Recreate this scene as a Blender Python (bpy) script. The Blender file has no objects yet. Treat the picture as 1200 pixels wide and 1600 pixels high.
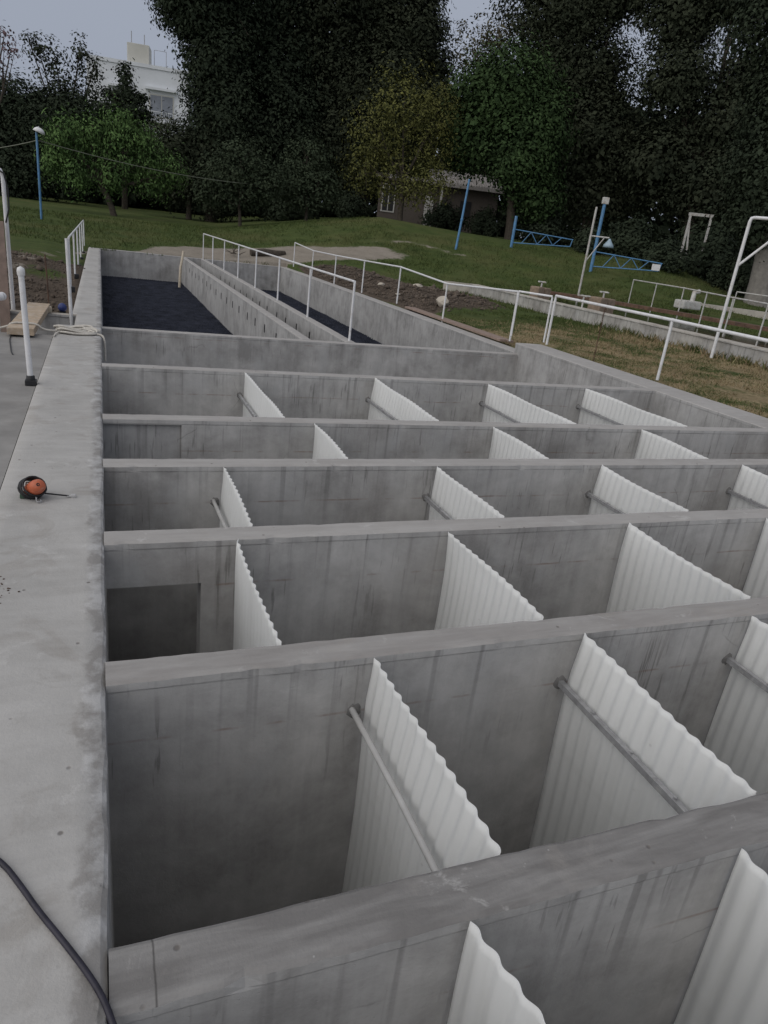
import bpy, bmesh, math, random
import numpy as np
from mathutils import Vector, Matrix
random.seed(7)
RNG = np.random.default_rng(7)
SC = bpy.context.scene
COL = SC.collection
rad = math.radians

# ------------------------------------------------------------------ helpers
class MB:
    """collects verts / faces, links them as one mesh object"""
    def __init__(s): s.v = []; s.f = []; s.m = []; s.sm = []
    def add(s, vs, fs, mi=0, smooth=False):
        o = len(s.v); s.v.extend([tuple(float(c) for c in p) for p in vs])
        for f in fs:
            s.f.append([o + i for i in f]); s.m.append(mi); s.sm.append(smooth)
        return s
    def box(s, a, b, mi=0, bev=0.0):
        x0, y0, z0 = a; x1, y1, z1 = b
        if bev > 0:
            bm = bmesh.new(); bmesh.ops.create_cube(bm, size=1)
            bmesh.ops.scale(bm, vec=(x1-x0, y1-y0, z1-z0), verts=bm.verts)
            bmesh.ops.translate(bm, vec=((x0+x1)/2, (y0+y1)/2, (z0+z1)/2), verts=bm.verts)
            bmesh.ops.bevel(bm, geom=bm.edges[:], offset=bev, segments=2, affect='EDGES', profile=.6)
            s.bm(bm, mi); return s
        vs = [(x0,y0,z0),(x1,y0,z0),(x1,y1,z0),(x0,y1,z0),(x0,y0,z1),(x1,y0,z1),(x1,y1,z1),(x0,y1,z1)]
        return s.add(vs, [(0,3,2,1),(4,5,6,7),(0,1,5,4),(1,2,6,5),(2,3,7,6),(3,0,4,7)], mi)
    def bm(s, bm, mi=0, smooth=False):
        bm.verts.index_update()
        s.add([v.co[:] for v in bm.verts], [[v.index for v in f.verts] for f in bm.faces], mi, smooth)
        bm.free(); return s
    def obox(s, c, half, rot, mi=0):
        o = MB().box((-half[0],-half[1],-half[2]), half)
        s.add([tuple(rot @ Vector(p) + Vector(c)) for p in o.v], o.f, mi); return s
    def bar(s, p, q, w, h, mi=0, up=(0,0,1)):
        p, q = Vector(p), Vector(q); d = (q-p); L = d.length; y = d.normalized()
        u = Vector(up)
        if abs(y.dot(u)) > .98: u = Vector((1,0,0))
        x = y.cross(u).normalized(); z = x.cross(y)
        R = Matrix((x, y, z)).transposed()
        return s.obox((p+q)/2, (w/2, L/2, h/2), R, mi)
    def tube(s, pts, r, n=10, cap=True, mi=0, closed=False):
        P = [Vector(p) for p in pts]; k = len(P)
        rr = list(np.interp(np.linspace(0,1,k), np.linspace(0,1,len(r)), r)) if hasattr(r, '__len__') else [r]*k
        T = []
        for i in range(k):
            a = P[i-1] if (i > 0 or closed) else P[i]; b = P[(i+1) % k] if (i < k-1 or closed) else P[i]
            T.append((b-a).normalized())
        n0 = Vector((0,0,1)) if abs(T[0].z) < .9 else Vector((1,0,0))
        u = T[0].cross(n0).normalized(); vs = []; fs = []
        for i in range(k):
            u = (u - T[i]*u.dot(T[i]))
            u = u.normalized() if u.length > 1e-6 else T[i].orthogonal().normalized()
            w = T[i].cross(u)
            for j in range(n):
                a = 2*math.pi*j/n
                vs.append(P[i] + (u*math.cos(a) + w*math.sin(a))*rr[i])
        for i in range(k if closed else k-1):
            for j in range(n):
                a = i*n+j; b = i*n+(j+1) % n; i2 = (i+1) % k
                fs.append((a, b, i2*n+(j+1) % n, i2*n+j))
        s.add(vs, fs, mi, True)
        if cap and not closed:
            s.add(vs[:n], [tuple(range(n))[::-1]], mi); s.add(vs[-n:], [tuple(range(n))], mi)
        return s
    def lathe(s, prof, c=(0,0,0), n=20, mi=0, rot=None, smooth=True):
        vs = []; fs = []; k = len(prof)
        for (r, z) in prof:
            for j in range(n):
                a = 2*math.pi*j/n; p = Vector((r*math.cos(a), r*math.sin(a), z))
                if rot is not None: p = rot @ p
                vs.append(p + Vector(c))
        for i in range(k-1):
            for j in range(n):
                fs.append((i*n+j, i*n+(j+1) % n, (i+1)*n+(j+1) % n, (i+1)*n+j))
        return s.add(vs, fs, mi, smooth)
    def build(s, name, mats, parent=None, loc=None):
        me = bpy.data.meshes.new(name)
        me.from_pydata(s.v, [], s.f)
        for m in (mats if isinstance(mats, (list, tuple)) else [mats]): me.materials.append(m)
        me.polygons.foreach_set('material_index', s.m)
        me.polygons.foreach_set('use_smooth', s.sm)
        me.update()
        o = bpy.data.objects.new(name, me); COL.objects.link(o)
        if parent: o.parent = parent
        if loc: o.location = loc
        return o

def tag(o, label=None, cat=None, group=None, kind=None):
    if label: o['label'] = label
    if cat: o['category'] = cat
    if group: o['group'] = group
    if kind: o['kind'] = kind
    return o
def empty(name, loc, label, cat, group=None, rz=0, kind=None):
    o = bpy.data.objects.new(name, None); COL.objects.link(o); o.location = loc; o.rotation_euler = (0,0,rz)
    o.empty_display_size = .2
    return tag(o, label, cat, group, kind)
def copy_tree(o, parent=None):
    c = o.copy(); COL.objects.link(c); c.parent = parent
    for ch in [x for x in COL.objects if x.parent == o]: copy_tree(ch, c)
    return c
def jit(a): return random.uniform(-a, a)
def sm(a, b, x):
    t = np.clip((x-a)/(b-a), 0, 1); return t*t*(3-2*t)

# ------------------------------------------------------------------ materials
class NT:
    def __init__(s, name):
        s.mat = bpy.data.materials.new(name); s.mat.use_nodes = True
        s.t = s.mat.node_tree; s.n = s.t.nodes; s.l = s.t.links
        s.b = s.n['Principled BSDF']; s.out = s.n['Material Output']
        s.geo = s.n.new('ShaderNodeNewGeometry')
        s.P = s.geo.outputs['Position']
    def set(s, sock, v):
        if hasattr(v, 'is_output') or isinstance(v, bpy.types.NodeSocket): s.l.new(v, sock)
        else: sock.default_value = v
    def math(s, op, a, b=0.0, c=None):
        n = s.n.new('ShaderNodeMath'); n.operation = op; s.set(n.inputs[0], a); s.set(n.inputs[1], b)
        if c is not None: s.set(n.inputs[2], c)
        return n.outputs[0]
    def scale(s, v, sc):
        n = s.n.new('ShaderNodeVectorMath'); n.operation = 'MULTIPLY'; s.l.new(v, n.inputs[0]); n.inputs[1].default_value = sc; return n.outputs[0]
    def noise(s, sc=5, det=4, rough=.55, vec=None, dist=0):
        n = s.n.new('ShaderNodeTexNoise'); s.l.new(vec or s.P, n.inputs['Vector'])
        n.inputs['Scale'].default_value = sc; n.inputs['Detail'].default_value = det
        n.inputs['Roughness'].default_value = rough; n.inputs['Distortion'].default_value = dist
        return n.outputs['Fac']
    def voro(s, sc, vec=None, feat='F1'):
        n = s.n.new('ShaderNodeTexVoronoi'); n.feature = feat; s.l.new(vec or s.P, n.inputs['Vector']); n.inputs['Scale'].default_value = sc
        return n.outputs['Distance']
    def ramp(s, f, stops, interp='LINEAR'):
        n = s.n.new('ShaderNodeValToRGB'); e = n.color_ramp; e.interpolation = interp
        while len(e.elements) < len(stops): e.elements.new(.5)
        for el, (p, c) in zip(e.elements, stops):
            el.position = p
            el.color = (c, c, c, 1) if isinstance(c, (int, float)) else (*c, 1)
        s.l.new(f, n.inputs[0]); return n.outputs[0]
    def mix(s, f, a, b, mode='MIX'):
        n = s.n.new('ShaderNodeMix'); n.data_type = 'RGBA'; n.blend_type = mode
        s.set(n.inputs['Factor'], f)
        for k, v in ((6, a), (7, b)):
            if isinstance(v, tuple): n.inputs[k].default_value = (*v, 1)
            else: s.l.new(v, n.inputs[k])
        return n.outputs[2]
    def sep(s, v=None):
        n = s.n.new('ShaderNodeSeparateXYZ'); s.l.new(v or s.P, n.inputs[0]); return n.outputs
    def bump(s, h, st=.3, d=.02, prev=None):
        n = s.n.new('ShaderNodeBump'); n.inputs['Strength'].default_value = st; n.inputs['Distance'].default_value = d
        s.l.new(h, n.inputs['Height'])
        if prev: s.l.new(prev, n.inputs['Normal'])
        return n.outputs[0]
    def done(s, col=None, rough=.8, bump=None, metal=0.0, spec=.3):
        if col is not None:
            if isinstance(col, tuple): s.b.inputs['Base Color'].default_value = (*col, 1)
            else: s.l.new(col, s.b.inputs['Base Color'])
        s.set(s.b.inputs['Roughness'], rough); s.b.inputs['Metallic'].default_value = metal
        s.b.inputs['Specular IOR Level'].default_value = spec
        if bump is not None: s.l.new(bump, s.b.inputs['Normal'])
        return s.mat

def m_concrete_face(name, c0=(.27,.263,.255), c1=(.49,.48,.468), line=True, brown=.35, streak=1.0):
    t = NT(name); z = t.sep()[2]
    big = t.noise(1.1, 6, .62, dist=.6)
    blot = t.noise(3.4, 5, .6, dist=.3)
    st = t.noise(1.0, 4, .6, vec=t.scale(t.P, (9, 9, .55)))
    f = t.math('ADD', t.math('MULTIPLY', big, .75), t.math('MULTIPLY', blot, .45))
    f = t.math('ADD', f, t.math('MULTIPLY', st, .30*streak))
    f = t.math('ADD', f, t.math('MULTIPLY', t.noise(13, 8, .72), .22))
    col = t.mix(t.ramp(f, [(.70, 0), (1.02, 1)]), c0, c1)
    # pale efflorescence clouds
    eff = t.ramp(t.noise(1.7, 5, .6, vec=t.scale(t.P, (1.2,1.2,.8)), dist=.9), [(.53, 0), (.70, .6)])
    col = t.mix(eff, col, (.41,.41,.41))
    # dark rain runs that start at the top edge and end at ragged heights
    run = t.noise(1.0, 3, .5, vec=t.scale(t.P, (17, 17, .35)))
    fall = t.ramp(t.math('ADD', t.math('MULTIPLY', z, -1.0), t.math('MULTIPLY', t.noise(5, 2, .5, vec=t.scale(t.P,(1,1,.05))), .9)),
                  [(.35, 1), (.95, 0)])
    rm = t.math('MULTIPLY', t.ramp(run, [(.57, 0), (.66, 1)]), fall)
    col = t.mix(t.math('MULTIPLY', rm, .5), col, (.10,.097,.093))
    # short crisp drip dashes in clusters under the cap, and hairline cracks
    dash = t.ramp(t.noise(1.0, 2, .5, vec=t.scale(t.P, (40, 40, 3.0)), dist=.15), [(.615, 0), (.665, 1)])
    dash = t.math('MULTIPLY', dash, t.ramp(t.noise(1.5, 3, .5), [(.47, 0), (.60, 1)]))
    dash = t.math('MULTIPLY', dash, t.ramp(t.math('MULTIPLY', z, -1.0), [(.05, .6), (.28, 1), (.75, .15), (1.0, 0)]))
    col = t.mix(t.math('MULTIPLY', dash, .6), col, (.075,.072,.068))
    wob2 = t.n.new('ShaderNodeVectorMath'); wob2.operation = 'MULTIPLY_ADD'
    nz = t.n.new('ShaderNodeTexNoise'); nz.inputs['Scale'].default_value = 4; nz.inputs['Detail'].default_value = 5; t.l.new(t.P, nz.inputs['Vector'])
    t.l.new(nz.outputs['Color'], wob2.inputs[0]); wob2.inputs[1].default_value = (.12,.12,.12); t.l.new(t.P, wob2.inputs[2])
    crk = t.ramp(t.voro(1.15, vec=wob2.outputs[0], feat='DISTANCE_TO_EDGE'), [(.002, 1), (.005, 0)])
    crk = t.math('MULTIPLY', crk, t.ramp(t.noise(1.9, 3, .5), [(.60, 0), (.66, 1)]))
    col = t.mix(t.math('MULTIPLY', crk, .4), col, (.08,.076,.07))
    # brown damp patches
    br = t.ramp(t.noise(.8, 4, .6, vec=t.scale(t.P, (1,1,.7)), dist=.5), [(.5, 0), (.7, 1)])
    col = t.mix(t.math('MULTIPLY', br, brown), col, (.19,.168,.15))
    if line:
        wob = t.math('ADD', z, t.math('MULTIPLY', t.noise(2.5, 2), .02))
        d = t.math('ABSOLUTE', t.math('ADD', wob, .275))
        ln = t.ramp(d, [(.0, 1), (.0045, .8), (.008, 0)])
        ln = t.math('MULTIPLY', ln, t.ramp(t.noise(6, 3), [(.45, .0), (.64, .6)]))
        col = t.mix(ln, col, (.20,.12,.085))
    fine = t.noise(60, 4, .7)
    col = t.mix(t.math('MULTIPLY', t.ramp(fine, [(.35,0),(.75,1)]), .16), col, (.45,.44,.43))
    pit = t.ramp(t.voro(34), [(.05, 1), (.10, 0)])
    h = t.math('ADD', t.math('MULTIPLY', fine, .5), t.math('MULTIPLY', t.noise(11, 5, .6), 1.0))
    h = t.math('SUBTRACT', h, t.math('MULTIPLY', pit, .5))
    return t.done(col, .82, t.bump(h, .35, .008), spec=.25)

def m_concrete_top(name, c0=(.335,.325,.312), c1=(.475,.465,.45), stain=.5, edge=False, joint=False):
    t = NT(name)
    big = t.noise(.9, 6, .6, dist=.7); mid = t.noise(4.5, 6, .62, dist=.4)
    f = t.math('ADD', t.math('MULTIPLY', big, .8), t.math('MULTIPLY', mid, .55))
    col = t.mix(t.ramp(f, [(.42, 0), (.95, 1)]), c0, c1)
    st = t.ramp(t.noise(1.6, 6, .65, dist=1.2), [(.54, 0), (.60, .8), (.72, 1)])
    col = t.mix(t.math('MULTIPLY', st, stain), col, (.29,.268,.245))
    sc2 = t.ramp(t.noise(5.5, 8, .75, dist=.9), [(.56, 0), (.63, 1)])
    col = t.mix(t.math('MULTIPLY', sc2, stain*.55), col, (.30,.282,.262))
    pl = t.ramp(t.noise(3.8, 8, .7, dist=.6), [(.60, 0), (.66, 1)])
    col = t.mix(t.math('MULTIPLY', pl, .4), col, (.56,.55,.535))
    sw = t.noise(1.0, 4, .6, vec=t.scale(t.P, (2.2, 14, 6)), dist=.3)      # trowel sweeps across the wall
    col = t.mix(t.math('MULTIPLY', t.ramp(sw, [(.4, 0), (.7, 1)]), .3), col, (.52,.51,.495))
    sp = t.math('MULTIPLY', t.ramp(t.voro(9.0), [(.045, 1), (.09, 0)]), t.ramp(t.noise(2.3, 3), [(.41, 0), (.5, 1)]))
    col = t.mix(t.math('MULTIPLY', sp, .75), col, (.12,.105,.095))
    sp2 = t.math('MULTIPLY', t.ramp(t.voro(15.0), [(.03, 1), (.06, 0)]), t.ramp(t.noise(3.1, 3), [(.55, 0), (.62, 1)]))
    col = t.mix(t.math('MULTIPLY', sp2, .6), col, (.6,.59,.58))
    if joint:   # hairline construction joint across the cap
        jx = t.math('ABSOLUTE', t.math('SUBTRACT', t.math('ADD', t.sep()[0], t.math('MULTIPLY', t.noise(9, 3), .012)), .075))
        col = t.mix(t.ramp(jx, [(.0012, .85), (.0035, 0)]), col, (.05,.047,.045))
    if edge:    # grout slopped along the inner arris by the men who capped the cross walls
        xx = t.math('ADD', t.sep()[0], t.math('MULTIPLY', t.math('SUBTRACT', t.noise(3.2, 5, .65), .5), .22))
        em = t.math('MULTIPLY', t.ramp(xx, [(.0, 0), (1.0, 1)]), 1.0)
        em = t.ramp(t.math('ADD', xx, 1.0), [(.885, 0), (.91, 1)])
        col = t.mix(t.math('MULTIPLY', em, .8), col, t.mix(t.ramp(t.noise(7, 5, .65), [(.42, 0), (.6, 1)]), (.27,.255,.24), (.52,.51,.5)))
    fine = t.noise(85, 4, .7)
    col = t.mix(t.math('MULTIPLY', fine, .12), col, (.25,.24,.23))
    h = t.math('ADD', t.math('MULTIPLY', fine, .5), t.math('MULTIPLY', t.noise(13, 6, .65), 1.3))
    h = t.math('SUBTRACT', h, sp)
    return t.done(col, .85, t.bump(h, .4, .008), spec=.25)

def m_simple(name, c, rough=.5, var=.12, sc=12, metal=0.0, spec=.4, dirt=None, dirt_amt=.0, bump=0):
    t = NT(name); d = tuple(max(0, x*(1-var*2)) for x in c); e = tuple(min(1, x*(1+var)) for x in c)
    col = t.mix(t.ramp(t.noise(sc, 5, .6), [(.3, 0), (.7, 1)]), d, e)
    if dirt: col = t.mix(t.math('MULTIPLY', t.ramp(t.noise(sc*.6, 6, .7, dist=.6), [(.52, 0), (.66, 1)]), dirt_amt), col, dirt)
    b = t.bump(t.noise(sc*5, 4), bump, .006) if bump else None
    return t.done(col, rough, b, metal, spec)

M = {}
M['face'] = m_concrete_face('concrete_face')
M['face_plain'] = m_concrete_face('concrete_face_plain', c0=(.22,.216,.212), c1=(.40,.395,.39), line=False, brown=.08, streak=1.2)
M['top'] = m_concrete_top('concrete_top', c0=(.32,.31,.296), c1=(.46,.447,.43), stain=.6, edge=True)
M['cap'] = m_concrete_top('concrete_cap', c0=(.305,.29,.278), c1=(.39,.373,.358), stain=.25)
M['cap_mid'] = m_concrete_top('concrete_cap_damp', c0=(.24,.227,.217), c1=(.32,.303,.29), stain=.6)
M['cap_dark'] = m_concrete_top('concrete_cap_dark', c0=(.145,.138,.133), c1=(.20,.192,.186), stain=.3, joint=True)  # darkest of the cap tones, used on the nearest cross wall
M['slab'] = m_simple('smooth_screed', (.27,.26,.248), .75, .12, 2.6, spec=.2, dirt=(.2,.19,.175), dirt_amt=.35, bump=.15)
M['mortar'] = m_simple('fresh_mortar', (.185,.18,.175), .9, .15, 20, bump=.4)
M['oldconc'] = m_concrete_face('weathered_concrete', c0=(.22,.21,.195), c1=(.46,.445,.415), line=False, brown=.3)
M['oldtop'] = m_simple('weathered_concrete_top', (.42,.39,.345), .9, .1, 3, dirt=(.22,.18,.14), dirt_amt=.5, bump=.3)
M['white'] = m_simple('white_paint', (.7,.7,.71), .4, .05, 9, dirt=(.4,.34,.28), dirt_amt=.35)
M['oldwhite'] = m_simple('old_white_paint', (.5,.49,.47), .6, .1, 9, dirt=(.25,.17,.11), dirt_amt=.6)
M['blue'] = m_simple('blue_paint', (.09,.23,.42), .45, .12, 6, dirt=(.2,.22,.25), dirt_amt=.3)
M['black'] = m_simple('black_rubber', (.018,.018,.02), .55, .2, 30)
M['hose'] = m_simple('dark_hose_rubber', (.022,.02,.032), .42, .2, 30)
M['galv'] = m_simple('galvanised_steel', (.34,.34,.35), .5, .15, 25, metal=.3, dirt=(.55,.55,.54), dirt_amt=.5)
M['pvcpipe'] = m_simple('pale_pipe', (.42,.415,.41), .4, .06, 14, dirt=(.35,.33,.3), dirt_amt=.4)
M['timber'] = m_simple('sawn_timber', (.42,.33,.24), .8, .14, 10, dirt=(.45,.43,.4), dirt_amt=.6, bump=.2)
M['pinktimber'] = m_simple('reddish_board', (.27,.2,.165), .8, .12, 8, bump=.2)
M['paletimber'] = m_simple('pale_stick', (.55,.48,.38), .8, .1, 14, bump=.2)
M['rope'] = m_simple('white_rope', (.55,.52,.47), .9, .12, 60, bump=.5)
M['orange'] = m_simple('orange_plastic', (.48,.12,.055), .45, .08, 40, dirt=(.4,.3,.25), dirt_amt=.4)
M['rust'] = m_simple('rusty_steel', (.13,.075,.05), .85, .25, 7, dirt=(.06,.045,.04), dirt_amt=.6, bump=.3)
M['bluecap'] = m_simple('blue_plastic', (.03,.045,.16), .4, .1, 20)
M['stone'] = m_simple('pale_stone', (.47,.42,.35), .9, .14, 6, bump=.5)
M['brownblock'] = m_simple('brown_block', (.25,.19,.14), .9, .16, 7, bump=.5)
M['bark'] = m_simple('bark', (.07,.058,.045), .95, .25, 8, bump=.5)
M['palebark'] = m_simple('grey_bark', (.22,.205,.185), .95, .15, 4, bump=.5)
M['bldgwhite'] = m_simple('white_render', (.62,.64,.66), .8, .04, .4, dirt=(.5,.5,.5), dirt_amt=.25)
M['bldgbeige'] = m_simple('cream_render', (.5,.49,.44), .8, .05, .6)
M['glass'] = m_simple('dark_window_glass', (.2,.215,.24), .15, .1, 1, spec=.6)
M['brick'] = None
M['roofsheet'] = m_simple('fibre_cement_roof', (.3,.28,.265), .9, .12, 1.5, dirt=(.16,.14,.12), dirt_amt=.5, bump=.2)
M['earth_dark'] = m_simple('pit_earth', (.08,.07,.06), .95, .2, 5, bump=.5)
M['wire'] = m_simple('wire_sheath', (.16,.17,.13), .6, .1, 4)

def m_brick():
    t = NT('brown_brick')
    b = t.n.new('ShaderNodeTexBrick'); b.inputs['Scale'].default_value = 4
    b.inputs['Color1'].default_value = (.085,.068,.058,1); b.inputs['Color2'].default_value = (.11,.088,.075,1)
    b.inputs['Mortar'].default_value = (.12,.11,.10,1); b.inputs['Mortar Size'].default_value = .03
    tc = t.n.new('ShaderNodeTexCoord')
    mp = t.n.new('ShaderNodeMapping'); mp.inputs['Rotation'].default_value = (rad(90),0,0)
    t.l.new(tc.outputs['Object'], mp.inputs[0]); t.l.new(mp.outputs[0], b.inputs['Vector'])
    col = t.mix(t.math('MULTIPLY', t.noise(1.5,5), .6), b.outputs[0], (.1,.085,.075))
    return t.done(col, .9)
M['brick'] = m_brick()

def m_sheet():
    t = NT('white_corrugated_plastic')
    col = t.mix(t.ramp(t.noise(1.6, 4, .6, dist=.5), [(.35, 0), (.7, 1)]), (.85,.855,.845), (.91,.913,.905))
    st = t.noise(1.0, 4, .6, vec=t.scale(t.P, (16, 16, 1.1)))
    col = t.mix(t.math('MULTIPLY', t.ramp(st, [(.53, 0), (.7, 1)]), .22), col, (.6,.595,.57))
    sp = t.math('MULTIPLY', t.ramp(t.voro(7), [(.03, 1), (.06, 0)]), t.ramp(t.noise(1.7, 2), [(.55, 0), (.6, 1)]))
    col = t.mix(t.math('MULTIPLY', sp, .35), col, (.3,.29,.27))
    dr = t.ramp(t.noise(9, 6, .7, dist=.7), [(.64, 0), (.72, 1)])
    col = t.mix(t.math('MULTIPLY', dr, .3), col, (.46,.445,.41))
    oi = t.n.new('ShaderNodeObjectInfo')
    col = t.mix(t.math('MULTIPLY', oi.outputs['Random'], .10), col, (.66,.655,.62))
    # faint splash marks and a scum line low down
    zz = t.math('ADD', t.sep()[2], t.math('MULTIPLY', t.noise(6, 4), .05))
    tide = t.ramp(t.math('ABSOLUTE', t.math('ADD', zz, .62)), [(.0, 1), (.012, .7), (.03, 0)])
    col = t.mix(t.math('MULTIPLY', tide, .10), col, (.5,.49,.45))
    m = t.done(col, .42, t.bump(t.noise(7, 4, .6), .12, .006), spec=.35)
    # thin plastic lets a little daylight through
    tr = t.n.new('ShaderNodeBsdfTranslucent'); tr.inputs[0].default_value = (.9,.9,.885,1)
    mx = t.n.new('ShaderNodeMixShader'); mx.inputs[0].default_value = .45
    t.l.new(t.b.outputs[0], mx.inputs[1]); t.l.new(tr.outputs[0], mx.inputs[2]); t.l.new(mx.outputs[0], t.out.inputs[0])
    return m
M['sheet'] = m_sheet()

def m_media():
    t = NT('black_honeycomb_plastic')
    col = t.mix(t.ramp(t.noise(3, 4, .6), [(.35,0),(.7,1)]), (.009,.011,.018), (.034,.038,.056))
    return t.done(col, .6, spec=.12)
M['media'] = m_media()

def m_leaf(name, c0, c1, sc=.55, rough=.6):
    t = NT(name)
    oi = t.n.new('ShaderNodeObjectInfo')
    f = t.math('ADD', t.math('MULTIPLY', t.noise(sc, 3, .6), .75), t.math('MULTIPLY', t.noise(sc*4, 2), .45))
    f = t.math('ADD', f, t.math('MULTIPLY', oi.outputs['Random'], .06))
    return t.done(t.mix(t.ramp(f, [(.42, 0), (.82, 1)]), c0, c1), .85, spec=.06)
M['leaf_dark'] = m_leaf('dark_needles', (.020,.027,.018), (.040,.052,.032))
M['leaf_darkbrown'] = m_leaf('brown_green_leaves', (.022,.028,.018), (.046,.053,.033))
M['leaf_mid'] = m_leaf('mid_green_leaves', (.020,.034,.015), (.060,.098,.038))
M['leaf_bright'] = m_leaf('bright_green_leaves', (.035,.066,.024), (.145,.235,.08), 1.0)
M['leaf_olive'] = m_leaf('olive_leaves', (.035,.042,.016), (.16,.16,.052), .9)
M['leaf_grey'] = m_leaf('grey_green_leaves', (.024,.034,.020), (.055,.070,.042), .9)
M['leaf_autumn'] = m_leaf('autumn_leaves', (.05,.05,.03), (.13,.115,.07), .9)
M['leaf_pink'] = m_leaf('pinkish_blossom', (.10,.07,.07), (.20,.13,.14), 2)

def m_ground(name, blades=False):
    t = NT(name)
    at = t.n.new('ShaderNodeAttribute'); at.attribute_name = 'mask'
    sp = t.n.new('ShaderNodeSeparateColor'); t.l.new(at.outputs['Color'], sp.inputs[0])
    n1 = t.noise(1.3, 6, .65); n2 = t.noise(.35, 5, .6); nf = t.noise(14, 5, .7)
    g = t.mix(t.ramp(t.math('ADD', t.math('MULTIPLY', n1, .6), t.math('MULTIPLY', nf, .5)), [(.38, 0), (.75, 1)]), (.038,.060,.019), (.090,.112,.036))
    g = t.mix(t.ramp(n2, [(.46, 0), (.68, .55)]), g, (.115,.112,.048))
    dry = t.mix(t.ramp(t.math('ADD', t.math('MULTIPLY', n1, .5), t.math('MULTIPLY', nf, .5)), [(.3, 0), (.68, 1)]), (.15,.115,.062), (.36,.285,.175))
    soil = t.mix(t.ramp(t.math('ADD', t.math('MULTIPLY', n1, .4), t.math('MULTIPLY', nf, .6)), [(.32, 0), (.72, 1)]), (.055,.043,.034), (.145,.115,.09))
    sand = t.mix(t.ramp(t.math('ADD', t.math('MULTIPLY', n1, .5), t.math('MULTIPLY', nf, .5)), [(.3, 0), (.7, 1)]), (.19,.165,.135), (.33,.295,.25))
    edge = t.math('ADD', t.math('MULTIPLY', t.math('SUBTRACT', t.noise(.9, 6, .7), .5), 1.1), t.math('MULTIPLY', t.math('SUBTRACT', nf, .5), .5))
    def msk(s_): return t.ramp(t.math('ADD', s_, edge), [(.42, 0), (.58, 1)])
    col = t.mix(msk(sp.outputs[2]), g, dry)
    if not blades:
        col = t.mix(msk(sp.outputs[1]), col, soil)
        col = t.mix(msk(sp.outputs[0]), col, sand)
    h = t.math('ADD', t.noise(9, 6, .7), t.math('MULTIPLY', t.noise(45, 4, .7), .6))
    return t.done(col, .95, None if blades else t.bump(h, .8, .05), spec=.1)
M['ground'] = m_ground('ground_cover'); M['blade'] = m_ground('grass_blades', True)

def m_water():
    t = NT('murky_water')
    return t.done(t.mix(t.noise(.8, 3), (.018,.024,.014), (.03,.036,.02)), .12, t.bump(t.noise(3, 3), .08, .02), spec=.5)
M['water'] = m_water()

# ------------------------------------------------------------------ terrain
A_ = [-20,0,8,14,20,26,36,42,46,52,60]; V_ = [.9,.9,1.0,2.0,2.9,2.6,2.3,2.1,1.3,.6,.5]
def terr(X, Y):
    X = np.asarray(X, float); Y = np.asarray(Y, float)
    r = np.hypot(X, Y); a = np.degrees(np.arctan2(X, Y))
    z = -.12 + np.interp(a, A_, V_)*sm(30, 50, r) + .02*np.maximum(r-50, 0)
    dd = np.hypot(np.maximum(np.maximum(-.5-X, X-8.0), 0), np.maximum(Y-33.8, 0))
    z = z - .16*(1-sm(.25, 1.6, dd))*(Y > 12.2)
    z = z - .55*(1-sm(13, 25, Y))*sm(.2, .8, -X)*(Y > 5)             # dug ground left of the tank
    return z
def vnoise(X, Y, s, seed):
    g = np.random.default_rng(seed).random((64, 64))
    u = np.mod(X*s, 64); v = np.mod(Y*s, 64); i = u.astype(int); j = v.astype(int); fu = u-i; fv = v-j
    fu = fu*fu*(3-2*fu); fv = fv*fv*(3-2*fv); i2 = (i+1) % 64; j2 = (j+1) % 64
    return (g[i % 64,j % 64]*(1-fu)*(1-fv)+g[i2,j % 64]*fu*(1-fv)+g[i % 64,j2]*(1-fu)*fv+g[i2,j2]*fu*fv)-.5
def masks(X, Y):
    r = np.hypot(X, Y); a = np.degrees(np.arctan2(X, Y))
    far = np.interp(a, [-25,-7,-1,3,6.3,13,20.5,26], [20,24,32,35,37,38.6,39.4,38]); 
    near = np.interp(a, [-25,-7,-1,3,6,13,20.5,26], [10,16,31,33.5,33.5,34.5,36.5,37.6])
    sand = sm(near-1.0, near+.8, r)*(1-sm(far-1.2, far+.6, r))*(1-sm(19, 25, a))
    strip = np.maximum(1-abs(r-(40.6+.5*np.sin(a*.9)))/.9, 0)*sm(17,20,a)*(1-sm(26,30,a))*.55
    sand = np.maximum(sand, strip)*np.where(a < -1.5, .47, 1.0)
    soil = sm(8.0,8.2,X)*(1-sm(10.5,13,X+.12*(Y-24)))*sm(17.3,20,Y-.55*(X-9))*(1-sm(31,33.5,Y))
    ls = (X < -.3)*(1-sm(24,28,Y+.8*(X+3)))*(Y > 2)
    grassp = np.exp(-((X+1.5)/.8)**2-((Y-21.5)/1.6)**2)
    soil = np.maximum(soil, ls-.7*grassp)
    dry = sm(7.5,8.2,X)*(1-sm(13.6,15.5,X))*(1-sm(15,21,Y))*.53
    return sand, np.clip(soil,0,1), dry
def zground(X, Y):
    s, so, d = masks(X, Y)
    bump = so*(.10*vnoise(X, Y, 1.7, 1)+.16*vnoise(X, Y, .6, 2)+.07*vnoise(X, Y, 4., 3)+.08)
    bump = np.where(X > 0, bump + so*.12*sm(8.3, 9.6, X), bump)
    return terr(X, Y) + bump + .04*vnoise(X, Y, .7, 4)
def gz(x, y): return float(zground(np.array([x]), np.array([y]))[0])

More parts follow.
